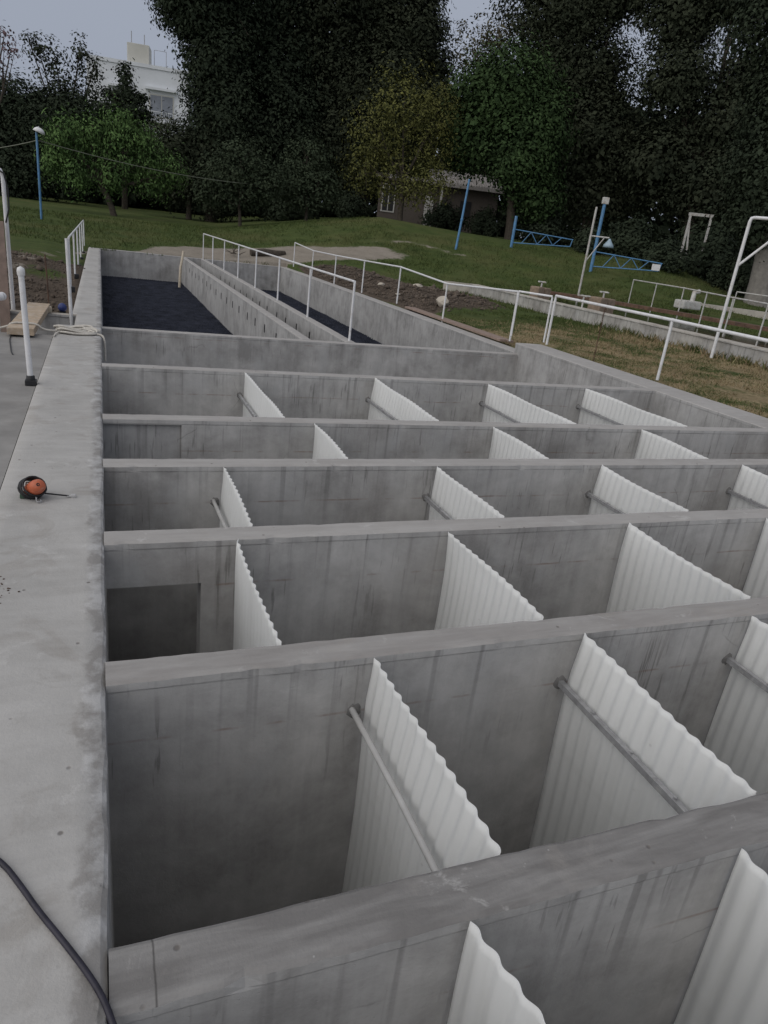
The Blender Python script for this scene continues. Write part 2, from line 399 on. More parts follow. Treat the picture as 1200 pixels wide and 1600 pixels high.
def build_ground():
    ar = np.arange
    xs = np.unique(np.round(np.concatenate([ar(-90,-20,5),ar(-20,-8,1),ar(-8,-4,.5),[-4],ar(-3.75,-.5,.25),[-.45],ar(0,7.8,.5),[7.95],ar(8.2,16,.25),ar(16,40,.6),ar(40,80,2),ar(80,160,6)]),3))
    ys = np.unique(np.round(np.concatenate([ar(-40,-3,4),[-3],ar(-2.5,12,.5),[12.16],ar(12.5,33.7,.3),[33.75],ar(34,60,.4),ar(60,100,2),ar(100,200,8)]),3))
    X, Y = np.meshgrid(xs, ys, indexing='ij'); Z = zground(X, Y)
    nx, ny = X.shape
    idx = np.arange(nx*ny).reshape(nx, ny); F = []
    cx = (xs[:-1]+xs[1:])/2; cy = (ys[:-1]+ys[1:])/2
    for i in range(nx-1):
        for j in range(ny-1):
            x, y = cx[i], cy[j]
            if -.45 < x < 7.95 and -3 < y < 33.75: continue
            if -4 < x < -.45 and -3 < y < 12.16: continue
            F.append((idx[i,j], idx[i+1,j], idx[i+1,j+1], idx[i,j+1]))
    me = bpy.data.meshes.new('ground')
    me.from_pydata(np.stack([X.ravel(),Y.ravel(),Z.ravel()],1).tolist(), [], F)
    me.materials.append(M['ground'])
    s, so, d = masks(X.ravel(), Y.ravel())
    at = me.color_attributes.new('mask', 'FLOAT_COLOR', 'POINT')
    at.data.foreach_set('color', np.stack([s, so, d, np.ones_like(s)],1).astype(np.float32).ravel())
    me.polygons.foreach_set('use_smooth', [True]*len(me.polygons))
    # banks of earth that close the ground sheet against the tank walls
    bm = bmesh.new(); bm.from_mesh(me)
    ed = [e for e in bm.edges if e.is_boundary and all(-4.1 < v.co.x < 8.1 and -3.1 < v.co.y < 33.9 for v in e.verts)]
    g = bmesh.ops.extrude_edge_only(bm, edges=ed)
    for v in g['geom']:
        if isinstance(v, bmesh.types.BMVert): v.co.z = -1.9
    bm.to_mesh(me); bm.free()
    o = bpy.data.objects.new('ground', me); COL.objects.link(o); o['kind'] = 'structure'
build_ground()

def raw_mesh(name, V, F, mat, parent=None, mask=None, smooth=False):
    """numpy verts (n,3) and faces (m,k) of one size"""
    me = bpy.data.meshes.new(name); k = F.shape[1]
    me.vertices.add(len(V)); me.vertices.foreach_set('co', V.astype(np.float32).ravel())
    me.loops.add(F.size); me.loops.foreach_set('vertex_index', F.astype(np.int32).ravel())
    me.polygons.add(len(F)); me.polygons.foreach_set('loop_start', (np.arange(len(F))*k).astype(np.int32))
    me.update(calc_edges=True); me.materials.append(mat)
    if mask is not None:
        at = me.color_attributes.new('mask', 'FLOAT_COLOR', 'POINT'); at.data.foreach_set('color', mask.astype(np.float32).ravel())
    if smooth: me.polygons.foreach_set('use_smooth', [True]*len(F))
    me.validate()
    o = bpy.data.objects.new(name, me); COL.objects.link(o)
    if parent: o.parent = parent
    return o

def build_grass():
    pts = []
    def scatter(x0,x1,y0,y1,n,h):
        x = RNG.uniform(x0,x1,n); y = RNG.uniform(y0,y1,n)
        keep = vnoise(x,y,.9,11)+.5*vnoise(x,y,3.1,12) > -.28
        x, y = x[keep], y[keep]
        s, so, d = masks(x, y); k = (s < .3)&(so < RNG.uniform(.15,.5,len(x)))
        pts.append(np.stack([x[k], y[k], np.full(k.sum(), h)],1))
    scatter(8.22,14.1,3,12,30000,.042); scatter(8.3,14.1,12,20,16000,.05)
    scatter(12,24,14,30,16000,.10); scatter(12,34,24,40,22000,.11); scatter(-14,16,33,48,22000,.12)
    # taller tufts at the foot of the old wall
    for _ in range(60):
        y = random.uniform(4.5, 18); x = 14.0 - abs(random.gauss(0,.12)) - .1
        n = 40; pts.append(np.stack([RNG.normal(x,.12,n), RNG.normal(y,.15,n), np.full(n,.16)],1))
    P = np.concatenate(pts); n = len(P)
    z = zground(P[:,0], P[:,1]); h = P[:,2]*RNG.uniform(.5,1.5,n); w = .006+P[:,2]*.10
    a = RNG.uniform(0,2*np.pi,n); lean = RNG.uniform(.2,1.1,n)*h; b = RNG.uniform(0,2*np.pi,n)
    dx, dy = np.cos(a)*w, np.sin(a)*w; B = np.stack([P[:,0],P[:,1],z-.01],1)
    V = np.stack([B+np.stack([dx,dy,0*dx],1), B-np.stack([dx,dy,0*dx],1), B+np.stack([np.cos(b)*lean, np.sin(b)*lean, h],1)],1).reshape(-1,3)
    s, so, d = masks(P[:,0], P[:,1]); d = np.clip(d+RNG.normal(0,.10,n),0,1)
    mk = np.repeat(np.stack([0*d,0*d,d,d*0+1],1),3,0)
    o = raw_mesh('grass', V, np.arange(n*3).reshape(-1,3), M['blade'], mask=mk)
    tag(o, 'short dry and green grass blades beside the tank and on the lawn', 'grass', kind='stuff')
build_grass()

# ------------------------------------------------------------------ concrete tank
def profile_bar(mb, axis, a0, a1, c0, c1, zb, zt, lip=.004, step=.05, chip=.0026, zb_fn=None):
    """wall running along axis (0=X,1=Y) between a0 and a1, occupying c0..c1 across; slot 0 = faces, slot 1 = top"""
    n = max(2, int(round((a1-a0)/step))+1); rings = []
    ch0 = 0; ch1 = 0
    for i in range(n):
        a = a0+(a1-a0)*i/(n-1)
        ch0 = .35*ch0+jit(chip); ch1 = .35*ch1+jit(chip)
        if random.random() < .08: ch0 += chip*5.0*random.random()
        if random.random() < .08: ch1 -= chip*5.0*random.random()
        dz = jit(chip*.2)
        pr = [(c0,zb),(c0,zt-.05),(c0-lip+ch0*.5,zt-.04),(c0-lip+ch0,zt-.010),(c0+.010+ch0,zt+dz),((c0+c1)/2,zt+.002+dz*.4),
              (c1-.010+ch1,zt+dz),(c1+lip+ch1,zt-.010),(c1+lip+ch1*.5,zt-.04),(c1,zt-.05),(c1,zb)]
        rings.append([((a,u,z) if axis == 0 else (u,a,z)) for u, z in pr])
    k = len(rings[0]); vs = [p for r in rings for p in r]
    for j in range(k-1):
        mi = 1 if 3 <= j <= 6 else 0
        fs = []
        for i in range(n-1):
            f = (i*k+j, i*k+j+1, (i+1)*k+j+1, (i+1)*k+j)
            fs.append(f if axis == 1 else f[::-1])
        mb.f.extend([[len(mb.v)+q for q in f] for f in fs]); mb.m.extend([mi]*len(fs)); mb.sm.extend([False]*len(fs))
    o = len(mb.v); mb.v.extend(vs)
    for r in (0, n-1):
        mb.f.append([o+r*k+q for q in range(k)]); mb.m.append(0); mb.sm.append(False)
    return mb
FT = [M['face'], M['cap']]
FLOOR = -2.65; X0 = -.03; X1 = 7.6
GRP = 'cross walls between the tank channels'
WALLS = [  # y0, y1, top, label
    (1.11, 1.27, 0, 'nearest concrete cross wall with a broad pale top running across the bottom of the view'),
    (2.34, 2.49, 0, 'second nearest concrete cross wall with a patchy damp stain on its left end'),
    (4.83, 4.99, 0, 'thin concrete cross wall with plain top, just before the wall with a recessed panel'),
    (8.20, 8.34, 0, 'concrete cross wall behind the wide channel with four white sheets and pipe braces'),
]
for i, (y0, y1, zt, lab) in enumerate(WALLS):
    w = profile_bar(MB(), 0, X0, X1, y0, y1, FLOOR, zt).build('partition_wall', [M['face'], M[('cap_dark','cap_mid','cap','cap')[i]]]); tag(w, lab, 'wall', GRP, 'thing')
# wall with the square doorway: lintel part and full part
mb = MB(); profile_bar(mb, 0, .47, X1, 3.58, 3.74, FLOOR, 0); profile_bar(mb, 0, X0, .47, 3.58, 3.74, -.27, 0)
tag(mb.build('partition_wall', FT), 'concrete cross wall with a dark square doorway low at its left end', 'wall', GRP, 'thing')
mb = MB(); profile_bar(mb, 0, .60, X1, 6.05, 6.19, FLOOR, 0); profile_bar(mb, 0, X0, .60, 6.05, 6.19, -.052, 0)
pw = tag(mb.build('partition_wall', FT), 'concrete cross wall with a smooth recessed panel in its left end', 'wall', GRP, 'thing')
MB().box((X0+.002, 6.085, FLOOR), (.598, 6.185, -.054)).build('recessed_panel', M['face_plain'], pw)
w = profile_bar(MB(), 0, X0, X1, 12.12, 12.28, FLOOR, -.2).build('partition_wall', FT)
tag(w, 'low streaky concrete cross wall at the front of the black media beds', 'wall', GRP, 'thing')
w = profile_bar(MB(), 0, X0, X1, -.16, 0, FLOOR, 0).build('partition_wall', FT)  # unseen wall, added to enclose the nearest channel for its lighting
tag(w, 'unseen concrete cross wall under the camera, added to close the nearest channel', 'wall', GRP, 'thing')

mb = MB()
def deck_piece(xa, xb, ya, yb, zt, zb, step=.06, nx=8):
    n = int((yb-ya)/step)+1; ch = 0; rows = []
    for i in range(n):
        y = ya+(yb-ya)*i/(n-1); ch = .55*ch+jit(.005)
        if random.random() < .08: ch -= .01*random.random()
        row = [(xa, y, zb), (xa, y, zt-.012)]
        for q in range(nx):
            f = q/(nx-1); x = xa+.012+(xb-.012+ch-xa-.012)*f
            row.append((x, y, zt+jit(.0015)+.002*math.sin(y*2.1+q)))
        row += [(xb+ch*.6, y, zt-.016+jit(.003)), (xb, y, zt-.06), (xb, y, zb)]
        rows.append(row)
    k = len(rows[0]); o = len(mb.v); mb.v.extend([p for r in rows for p in r])
    for i in range(n-1):
        for j in range(k-1):
            mb.f.append([o+i*k+j, o+i*k+j+1, o+(i+1)*k+j+1, o+(i+1)*k+j]); mb.m.append(1 if 1 <= j <= nx+1 else 0); mb.sm.append(1 < j < nx+1)
    for r in (0, n-1):
        mb.f.append([o+r*k+q for q in range(k)]); mb.m.append(0); mb.sm.append(False)
deck_piece(-.6, X0, -1.6, 10.9, 0, FLOOR)
deck_piece(-.385, X0, 10.9, 12.15, 0, FLOOR, nx=6)
deck_piece(-.5, X0, 12.15, 33.85, -.2, FLOOR, step=.15, nx=6)
tag(mb.build('tank_wall', [M['face_plain'], M['top']]), 'wide pale concrete side wall one walks on, running back along the left of the tank', 'wall', 'outer walls of the tank', 'thing')
mb = MB(); profile_bar(mb, 1, -1.6, 12.28, X1, 8.2, FLOOR, 0, step=.1); profile_bar(mb, 1, 12.281, 33.6, 7.66, 8.0, FLOOR, -.2, step=.15)
tag(mb.build('tank_wall', [M['face_plain'], M['cap']]), 'concrete side wall along the right of the tank beside the dry grass', 'wall', 'outer walls of the tank', 'thing')
mb = MB(); profile_bar(mb, 0, X0, 8.0, 33.6, 33.85, FLOOR, -.2, step=.15)
tag(mb.build('tank_wall', [M['face_plain'], M['cap']]), 'far concrete end wall of the tank in front of the sandy track', 'wall', 'outer walls of the tank', 'thing')

# collecting channel: two long walls with small square ports
def port_wall(xa, xb, label, ports, zb, yb=33.59):
    r = profile_bar(MB(), 1, 12.29, yb, xa, xb, zb, -.2, step=.12, lip=.003).build('channel_wall', [M['face_plain'], M['cap']])
    tag(r, label, 'wall', 'walls of the collecting channel', 'thing')
    for y, z in ports:
        m = MB(); m.box((xa-.004, y-.045, z-.085), (xa+.002, y+.045, z+.085)); m.build('port', M['black'], r)
    return r
ports = [(13.3+1.07*i+jit(.08), -.52+jit(.02)) for i in range(17)]
port_wall(3.25, 3.43, 'long concrete channel wall with a row of dark ports facing the left media bed', ports, FLOOR)
port_wall(4.08, 4.27, 'long concrete channel wall carrying the white middle railing', [(y+.5, z) for y, z in ports[:14]], FLOOR)
tag(MB().box((3.43, 12.3, -.9), (4.08, 33.58, -.82)).build('channel_floor', M['slab']), kind='structure')
tag(MB().box((X0-.02, -1.5, FLOOR-.1), (8.0, 12.3, FLOOR+.002)).build('tank_floor', M['face_plain']), kind='structure')

# black honeycomb media beds: a sheet of small zigzag cells
def media(x0, x1, y0, y1, label):
    px, py = .085, .085; nx = int((x1-x0)/px*2)+1; ny = int((y1-y0)/py*2)+1
    xs = np.linspace(x0, x1, nx); ys = np.linspace(y0, y1, ny); X, Y = np.meshgrid(xs, ys, indexing='ij')
    i, j = np.indices(X.shape)
    Z = -1.30 + .034*np.where((i+(j//2)) % 2 == 0, 1, -1)*np.where(j % 2 == 0, 1, .15) + RNG.normal(0,.004,X.shape)
    Z += .02*vnoise(X, Y, .9, 5)
    id_ = np.arange(nx*ny).reshape(nx, ny)
    F = np.stack([id_[:-1,:-1], id_[1:,:-1], id_[1:,1:], id_[:-1,1:]], -1).reshape(-1,4)
    o = raw_mesh('filter_media', np.stack([X,Y,Z],-1).reshape(-1,3), F, M['media'])
    tag(o, label, 'filter media', 'black media beds'); o['kind'] = 'thing'
media(-.02, 3.249, 12.29, 33.59, 'wide black honeycomb media bed between the left wall and the ported wall')
media(4.28, 7.65, 12.29, 33.59, 'black honeycomb media bed between the middle railing and the right wall')

# stick leaning in the corner of the media bed
MB().tube([(2.96,31.3,-1.28),(3.0,31.32,-.5),(3.12,31.4,.14)], [.055,.05,.05], 8).build('timber_stick', M['paletimber'])
tag(bpy.data.objects['timber_stick'], 'pale timber stick leaning up out of the left media bed', 'stick')

# ------------------------------------------------------------------ corrugated baffles
def baffle_panel(y0, y1, zb=-2.4, pitch=.076, amp=.0095, thick=.0028, phase=0, bow=.006, seg=10, push=.0):
    n = max(8, int((y1-y0)/pitch*seg)); nz = 15; vs = []; fs = []
    for side in (0, 1):
        for i in range(n+1):
            y = y0+(y1-y0)*i/n; w = 2*math.pi*(y-y0)/pitch+phase
            x = amp*math.sin(w); dxy = amp*2*math.pi/pitch*math.cos(w); L = math.hypot(1, dxy)
            ox, oy = 1/L*thick/2, -dxy/L*thick/2
            if side: ox, oy = -ox, -oy
            for k in range(nz):
                z = zb + (0-zb)*(1-(1-k/(nz-1))**1.6)
                b = bow*math.sin(3.1*(y-y0)/(y1-y0)+k*.55+phase)
                top = .006*math.sin((y-y0)*5+phase) if k == nz-1 else 0
                pz = -push*(math.exp(-((z+.29)/.20)**2) if z > -.29 else .45+.55*math.exp(-((z+.29)/.5)**2))
                vs.append((x+ox+b+pz, y+oy, z+top-.004))
    S = (n+1)*nz
    for i in range(n):
        for k in range(nz-1):
            a = i*nz+k; f = (a, a+nz, a+nz+1, a+1)
            fs.append(f); fs.append(tuple(S+q for q in f[::-1]))
        a = i*nz+nz-1; fs.append((a, a+nz, S+a+nz, S+a)); a = i*nz; fs.append((a+nz, a, S+a, S+a+nz))
    for i in (0, n):
        for k in range(nz-1):
            a = i*nz+k; f = (a, a+1, S+a+1, S+a); fs.append(f if i == 0 else f[::-1])
    return vs, fs
BG = 'white corrugated sheets standing across the channels'
CH = {'front': (.0, 1.11), 'second': (1.27, 2.34), 'door': (2.49, 3.58), 'panelbar': (3.74, 4.83), 'recess': (4.99, 6.05), 'wide': (6.19, 8.20)}
def baffle(x, ch, label, bar=None, dx=-.062, skew=0):
    y0, y1 = CH[ch]; g = .012
    vs, fs = baffle_panel(y0+g, y1-g, phase=random.uniform(0,6), bow=random.uniform(.004,.012), seg=10 if y0 < 3 else 8,
                          pitch=.076 if y0 < 6 else .09, amp=.006 if y0 < 6 else .007,
                          push=(.034 if bar == 'pipe' and y0 < 2 else .022 if bar else 0))
    if bar is None:
        m = MB(); m.add([(a+x+skew*(y1-b), b, c) for a, b, c in vs], fs, 0, True)
        o = m.build('corrugated_baffle', M['sheet']); return tag(o, label, 'plastic sheet', BG)
    e = empty('corrugated_baffle', (x, y0, 0), label, 'plastic sheet', BG)
    m = MB(); m.add([(a, b-y0, c) for a, b, c in vs], fs, 0, True); m.build('panel', M['sheet'], e)
    z = -.27; L = y1-y0; m = MB()
    if bar == 'pipe': m.tube([(dx-.012, L-.004, z), (dx, L/2, z), (dx, .004, z)], .0135, 12)
    else:
        m.bar((dx, .004, z), (dx, L-.004, z), .027, .006); m.bar((dx-.0105, .004, z-.015), (dx-.0105, L-.004, z-.015), .006, .024)
    m.build('brace_bar', M['pvcpipe'] if bar == 'pipe' else M['galv'], e)
    for yy, s in ((L, -1), (0, 1)):     # irregular mortar plug where the bar enters the wall
        m = MB(); n = 16; ring = [(dx+jit(.004)+math.cos(2*math.pi*i/n)*.032*random.uniform(.8,1.25), yy, z-.012+math.sin(2*math.pi*i/n)*.036*random.uniform(.8,1.25)) for i in range(n)]
        inn = [(dx+(p[0]-dx)*.6, yy+s*.007, z+(p[2]-z)*.6) for p in ring]
        m.add(ring+inn, [(i,(i+1) % n,n+(i+1) % n,n+i) for i in range(n)]+[tuple(range(n, 2*n))], 0, True)
        m.build('mortar_plug', M['mortar'], e)
    if bar != 'pipe':
        for q in range(3):
            yy = L*(.25+.25*q); MB().tube([(dx, yy, z+.003), (dx, yy, z+.012)], .009, 6).build('bolt', M['galv'], e)
    return e
baffle(.86, 'front', 'white corrugated sheet with curling wavy top, left one in the nearest channel', skew=.22)
baffle(1.83, 'front', 'white corrugated sheet cut off by the bottom right corner of the view')
baffle(1.05, 'second', 'white corrugated sheet with a pale pipe brace, left one in the second nearest channel', 'pipe', -.078)
baffle(2.10, 'second', 'white corrugated sheet with a grey steel brace, middle one in the second nearest channel', 'flat', -.056)
baffle(3.20, 'second', 'white corrugated sheet with grey brace at the right image edge, second nearest channel', 'flat', -.056)
baffle(.66, 'door', 'white corrugated sheet just right of the dark square doorway')
baffle(1.98, 'door', 'white corrugated sheet second to the right from the dark square doorway')
baffle(3.37, 'door', 'broad white corrugated sheet third to the right from the dark square doorway')
baffle(4.69, 'door', 'white corrugated sheet at the right image edge beside the dark doorway chamber')
baffle(.78, 'panelbar', 'narrow looking white corrugated sheet with a short pale brace, leftmost behind the doorway wall', 'pipe', -.06)
baffle(2.47, 'panelbar', 'white corrugated sheet with a grey brace, second from left behind the doorway wall', 'flat')
baffle(4.08, 'panelbar', 'white corrugated sheet with a grey brace, third from left behind the doorway wall', 'flat')
baffle(5.76, 'panelbar', 'white corrugated sheet with a grey brace at the right image edge behind the doorway wall', 'flat')
baffle(1.77, 'recess', 'white corrugated sheet without brace, the one nearest the recessed panel')
baffle(3.65, 'recess', 'white corrugated sheet without brace, middle of the three in the recessed panel channel')
baffle(5.53, 'recess', 'white corrugated sheet without brace, rightmost of the three in the recessed panel channel')
baffle(1.53, 'wide', 'white corrugated sheet with thin brace, leftmost of four in the farthest sheeted channel', 'flat')
baffle(3.14, 'wide', 'white corrugated sheet with thin brace, second from left in the farthest sheeted channel', 'flat')
baffle(4.77, 'wide', 'white corrugated sheet with thin brace, third from left in the farthest sheeted channel', 'flat')
baffle(6.34, 'wide', 'white corrugated sheet with thin brace in the farthest sheeted channel, nearest the grass corner', 'flat')

# ------------------------------------------------------------------ left side: slab, pit, board, rope, posts
tag(MB().box((-4, -1.6, -.25), (-.605, 10.05, -.014)).build('concrete_slab', M['slab']), 'smooth grey concrete slab to the left of the wide side wall', 'slab', kind='thing')
mb = MB(); mb.box((-4.2, 10.05, -1.7), (-.6, 12.15, -1.6)); mb.box((-4.2, -3, -1.9), (-4, 12.2, -.2)); mb.box((-4, 9.95, -1.6), (-.6, 10.04, -.26))
tag(mb.build('pit', M['earth_dark']), kind='structure')
mb = MB(); profile_bar(mb, 0, -4, -.386, 12.08, 12.17, -1.6, -.02, lip=.02)
tag(mb.build('retaining_wall', [M['face'], M['oldtop']]), 'thin low concrete wall behind the small pit at the left', 'wall', kind='thing')
# scaffold plank bridging the pit
mb = MB(); R = Matrix.Rotation(rad(-4), 3, 'Z')
def plank(c, L, w, h, rz, rx=0): 
    m = MB(); m.box((-w/2,-L/2,-h/2),(w/2,L/2,h/2), bev=.006)
    Rm = Matrix.Rotation(rz,3,'Z') @ Matrix.Rotation(rx,3,'X')
    m.v = [tuple(Rm @ Vector(p)+Vector(c)) for p in m.v]; return m
tag(plank((-.93, 11.0, .055), 2.5, .30, .085, rad(-1)).build('plank', M['timber']), 'thick dusty timber plank laid from the slab over the pit', 'plank')
tag(plank((-.84, 12.2, .03), .30, .16, .09, rad(14)).build('timber_offcut', M['paletimber']), 'short timber offcut lying beside the far end of the plank', 'timber')
tag(plank((-1.36, 12.02, .42), 1.6, .14, .045, rad(4), rad(84)).build('timber_board', M['pinktimber']), 'reddish board standing upright behind the tall white pole at left', 'timber')
tag(plank((-1.85, 12.04, .02), 1.1, .10, .07, rad(88)).build('timber_rail', M['pinktimber']), 'reddish timber laid along the thin wall at the left edge', 'timber')

def white_post(base, top, r, label, cat='post', foot=None, cap=True, group=None):
    e = empty('white_post', base, label, cat, group)
    d = Vector(top)-Vector(base); m = MB(); m.tube([(0,0,0), d*.5, d], r, 14)
    if cap: m.lathe([(r*1.15,-.012),(r*1.3,.0),(r*1.35,.03),(r*1.1,.055),(.0,.07)], d, 14)
    m.build('pole', M['white'], e)
    if foot:
        m = MB(); m.box((-foot,-foot,-.0),(foot,foot,.05), bev=.008); m.lathe([(foot*.8,.05),(foot*.75,.085),(r,.09)], (0,0,0), 12); m.build('foot_bracket', M['black'], e)
    return e
white_post((-.645, 7.2, -.012), (-.665, 7.2, .97), .025, 'single white post on a black foot, standing on the edge of the wide left wall', foot=.048)
# post with a ring head hole: dark eye near the top
white_post((-.455, 12.03, -.45), (-.475, 12.03, 1.08), .026, 'slim white post standing at the step of the left wall by the rope', cap=False)
e = empty('lamp_pole', (-1.265, 12.22, -.55), 'tall white pole with a hooked top and hanging cable at the left image edge', 'pole')
m = MB(); m.tube([(0,0,0),(-.005,.0,1.5),(-.01,.0,2.36),(-.04,0,2.44),(-.14,0,2.48)], .029, 12); m.build('pole', M['white'], e)
m = MB(); m.tube([(-.10,-.05,2.47),(.01,-.06,2.40),(.05,-.06,2.2),(.045,-.06,1.95),(-.01,-.05,1.75)], .011, 8); m.build('cable', M['black'], e)
e = empty('pipe_rail', (-1.40, 8.38, .59), 'end of a white pipe rail poking in at the left image edge', 'pipe')
MB().tube([(-.9,-.75,-.05),(.42,.12,.02)], .042, 14).build('pipe', M['white'], e)
MB().lathe([(.0,.0),(.03,.0),(.043,-.012),(.043,-.03)], (.42,.12,.02), 14, rot=Matrix.Rotation(rad(90),3,'X') ).build('pipe_cap', M['white'], e)
MB().tube([(-.86,-.72,-.44),(-.86,-.72,-.07)], .034, 10).build('pole', M['white'], e)
# rope: a bundle of loops on the wall, one tail to the left over the plank and one over the edge
pts = []
random.seed(5)
for k in range(9):
    cx = -.35+jit(.05); cy = 10.22+jit(.06); rx = .215+jit(.05); ry = .10+jit(.035); n = 18
    for i in range(n):
        a = 2*math.pi*i/n; pts.append((cx+rx*math.cos(a)+jit(.01), cy+ry*math.sin(a)+jit(.008), .018+.009*k*(.6+.4*math.sin(a*2))+jit(.004)))
tail1 = [(-.2,10.15,.03),(-.08,10.12,.02),(-.02,10.1,.012),(.005,10.06,-.03),(.012,10.03,-.16),(.008,9.98,-.30)]
tail2 = [(-1.75,10.03,.0),(-1.4,10.02,.005),(-1.12,10.02,.06),(-1.07,10.05,.113),(-.92,10.07,.115),(-.79,10.06,.113),(-.73,10.08,.05),(-.62,10.1,.03),(-.52,10.2,.03)]
def smooth(p, it=2):
    for _ in range(it):
        q = [p[0]]
        for a, b in zip(p[:-1], p[1:]):
            a, b = Vector(a), Vector(b); q += [a*.75+b*.25, a*.25+b*.75]
        q.append(p[-1]); p = q
    return p
m = MB(); m.tube(smooth(tail2+pts+tail1, 1), .0135, 7)
m.tube(smooth([(-.53,10.15,.03),(-.56,10.05,.02),(-.58,9.95,.012),(-.585,9.8,.012)]), .010, 7)
tag(m.build('rope', M['rope']), 'tangled white rope bundle on the wide left wall with a tail over the edge', 'rope')
m = MB(); m.tube(smooth([(-1.08,10.02,-.0),(-1.07,9.9,-.004),(-1.05,9.5,-.005),(-1.0,9.1,-.005),(-.96,8.75,-.005),(-.93,8.6,-.005)]), .006, 6)
tag(m.build('string', M['black']), 'thin dark string trailing from the plank across the slab', 'string')
m = MB(); m.tube([(-.86,13.6,gz(-.86,13.6)-.05),(-.865,13.61,.3),(-.88,13.6,.72)], .012, 7)
tag(m.build('rebar_stake', M['rust']), 'thin rusty steel stake standing in the dug soil at left', 'stake')
e = empty('blue_cap', (-.60, 12.5, -.10), 'blue plastic ball cap on a dark pipe end beside the slim white post', 'cap')
m = MB(); m.lathe([(.0,-.065),(.04,-.055),(.062,-.025),(.067,.008),(.055,.04),(.028,.064),(0,.07)], (0,0,.12), 18); m.build('ball', M['bluecap'], e)
m = MB(); m.lathe([(.05,-.4),(.05,.06)], (0,0,0), 12); m.build('pipe', M['black'], e)

# orange tool with wound cable
e = empty('cable_reel', (-.405, 4.25, .0), 'small orange drum wound with black cable lying on the wide left wall', 'tool'); e.scale = (.88,)*3
R = Matrix.Rotation(rad(58), 3, 'X')
R = Matrix.Rotation(rad(30), 3, 'Z') @ R
m = MB(); m.lathe([(0,.115),(.02,.113),(.036,.104),(.045,.088),(.049,.06),(.05,0),(.05,-.04),(.045,-.05),(0,-.052)], (0,0,.064), 24, rot=R); m.build('drum', M['orange'], e)
m = MB()
for k in range(6):
    rr = .064+.009*random.random(); o = -.05+.017*k; tl = random.uniform(-.35,.35)
    m.tube([tuple(R @ Vector((rr*math.cos(a)+jit(.002), rr*math.sin(a)*1.02, o-.02*math.sin(a)+tl*.05*math.cos(a)+jit(.002)))+Vector((-.006,.014,.07))) for a in [2*math.pi*i/22 for i in range(22)]], .0065, 6, closed=True)
m.tube([(.03,-.02,.045),(.1,-.017,.034),(.21,-.012,.016)], .0055, 7)
m.build('cable', M['black'], e)
m = MB(); m.tube([tuple(R @ Vector((-.012,.004,.112)) + Vector((0,0,.064)) + R @ Vector((.008*math.cos(a),.008*math.sin(a),0))) for a in [2*math.pi*i/12 for i in range(12)]], .004, 6, closed=True); m.build('hub_ring', M['black'], e)
m = MB(); m.tube(smooth([(.018,-.062,.03),(.02,-.085,.010),(.032,-.098,.008),(.046,-.088,.008),(.044,-.068,.014)]), .005, 7); m.build('hook', M['galv'], e)
m = MB(); m.tube([(-.055,.03,.02),(-.06,.11,.025),(-.058,.17,.05)], .005, 6); m.tube([(-.02,.06,.05),(-.025,.12,.05),(-.03,.175,.05)], .005, 6); m.tube([(-.058,.168,.05),(-.03,.175,.05)], .005, 6); m.build('wire_handle', M['rust'], e)
m = MB(); m.box((-.085,-.01,.0),(-.055,.06,.03), bev=.006); m.build('switch_box', m_simple('dark_green_plastic', (.05,.09,.06), .5), e)
m = MB(); m.tube([(.2,-.012,.013),(.225,-.008,.013)], .008, 8); m.box((.222,-.02,.002),(.255,.01,.024), bev=.006); m.build('plug', M['pvcpipe'], e)

# black hose at the bottom left
m = MB(); m.tube(smooth([(-.75,1.86,.0105),(-.55,1.80,.0105),(-.42,1.72,.0105),(-.29,1.585,.0105),(-.235,1.49,.0105),(-.19,1.405,.0105),(-.135,1.315,.0105),(-.08,1.22,.0105),(-.045,1.15,.0105),(-.025,1.09,.008),(-.008,1.04,-.02),(-.003,1.0,-.10),(.0,.95,-.4),(.0,.93,-1.2)]), .0076, 10)
tag(m.build('hose', M['hose']), 'dark rubber hose crossing the wide left wall at the bottom left corner', 'hose')
# crumbs of dirt on the wall at the left edge
m = MB()
for k in range(170):
    a = Vector((-.50+random.gauss(0,.035), 3.10+random.gauss(0,.06), 0)); s = .0018+.0045*random.random()**2.5
    bm = bmesh.new(); bmesh.ops.create_icosphere(bm, subdivisions=1, radius=s)
    for v in bm.verts: v.co = v.co*random.uniform(.7,1.2); v.co.z = v.co.z*.7+s*.5; v.co += a
    m.bm(bm)
tag(m.build('dirt_crumbs', m_simple('dried_mud', (.09,.06,.045), .95, .3, 30)), 'small heap of dried brown dirt crumbs on the wide left wall', 'dirt', kind='stuff')

# ------------------------------------------------------------------ railings
def railing(pts, h, label, r=.021, foot=False, mat='white', endpost=True, heights=None, knob=False):
    b = Vector(pts[0]); e = empty('railing', b, label, 'railing', 'tubular handrails')
    L = [Vector(p)-b for p in pts]
    up = [p+Vector((0,0,h)) for p in L]
    m = MB(); m.tube(up, r, 12)
    for p in up[1:-1]: m.lathe([(r*1.12,-.03),(r*1.25,0),(r*1.12,.03)], p, 10, rot=Matrix.Rotation(rad(90),3,'X'))
    m.build('rail', M[mat], e)
    for p, u in zip(L, up):
        m = MB(); m.tube([p, u-Vector((0,0,r*.6))], r*.95, 10); pp = m.build('post', M[mat], e)
        if foot:
            f = MB(); f.box((p.x-.02,p.y-.05,p.z-.02),(p.x+.09,p.y+.05,p.z+.10), bev=.01); f.build('foot_bracket', M['black'], pp)
    return e
railing([(-.665, 17.9+3.2*i, -.31) for i in range(6)], 1.13, 'white tubular railing bracketed to the outside of the far left wall', .024, foot=True)
railing([(4.19, 12.45+3.04*i, -.2) for i in range(8)], 1.04, 'white tubular railing on the middle channel wall between the media beds', .022)
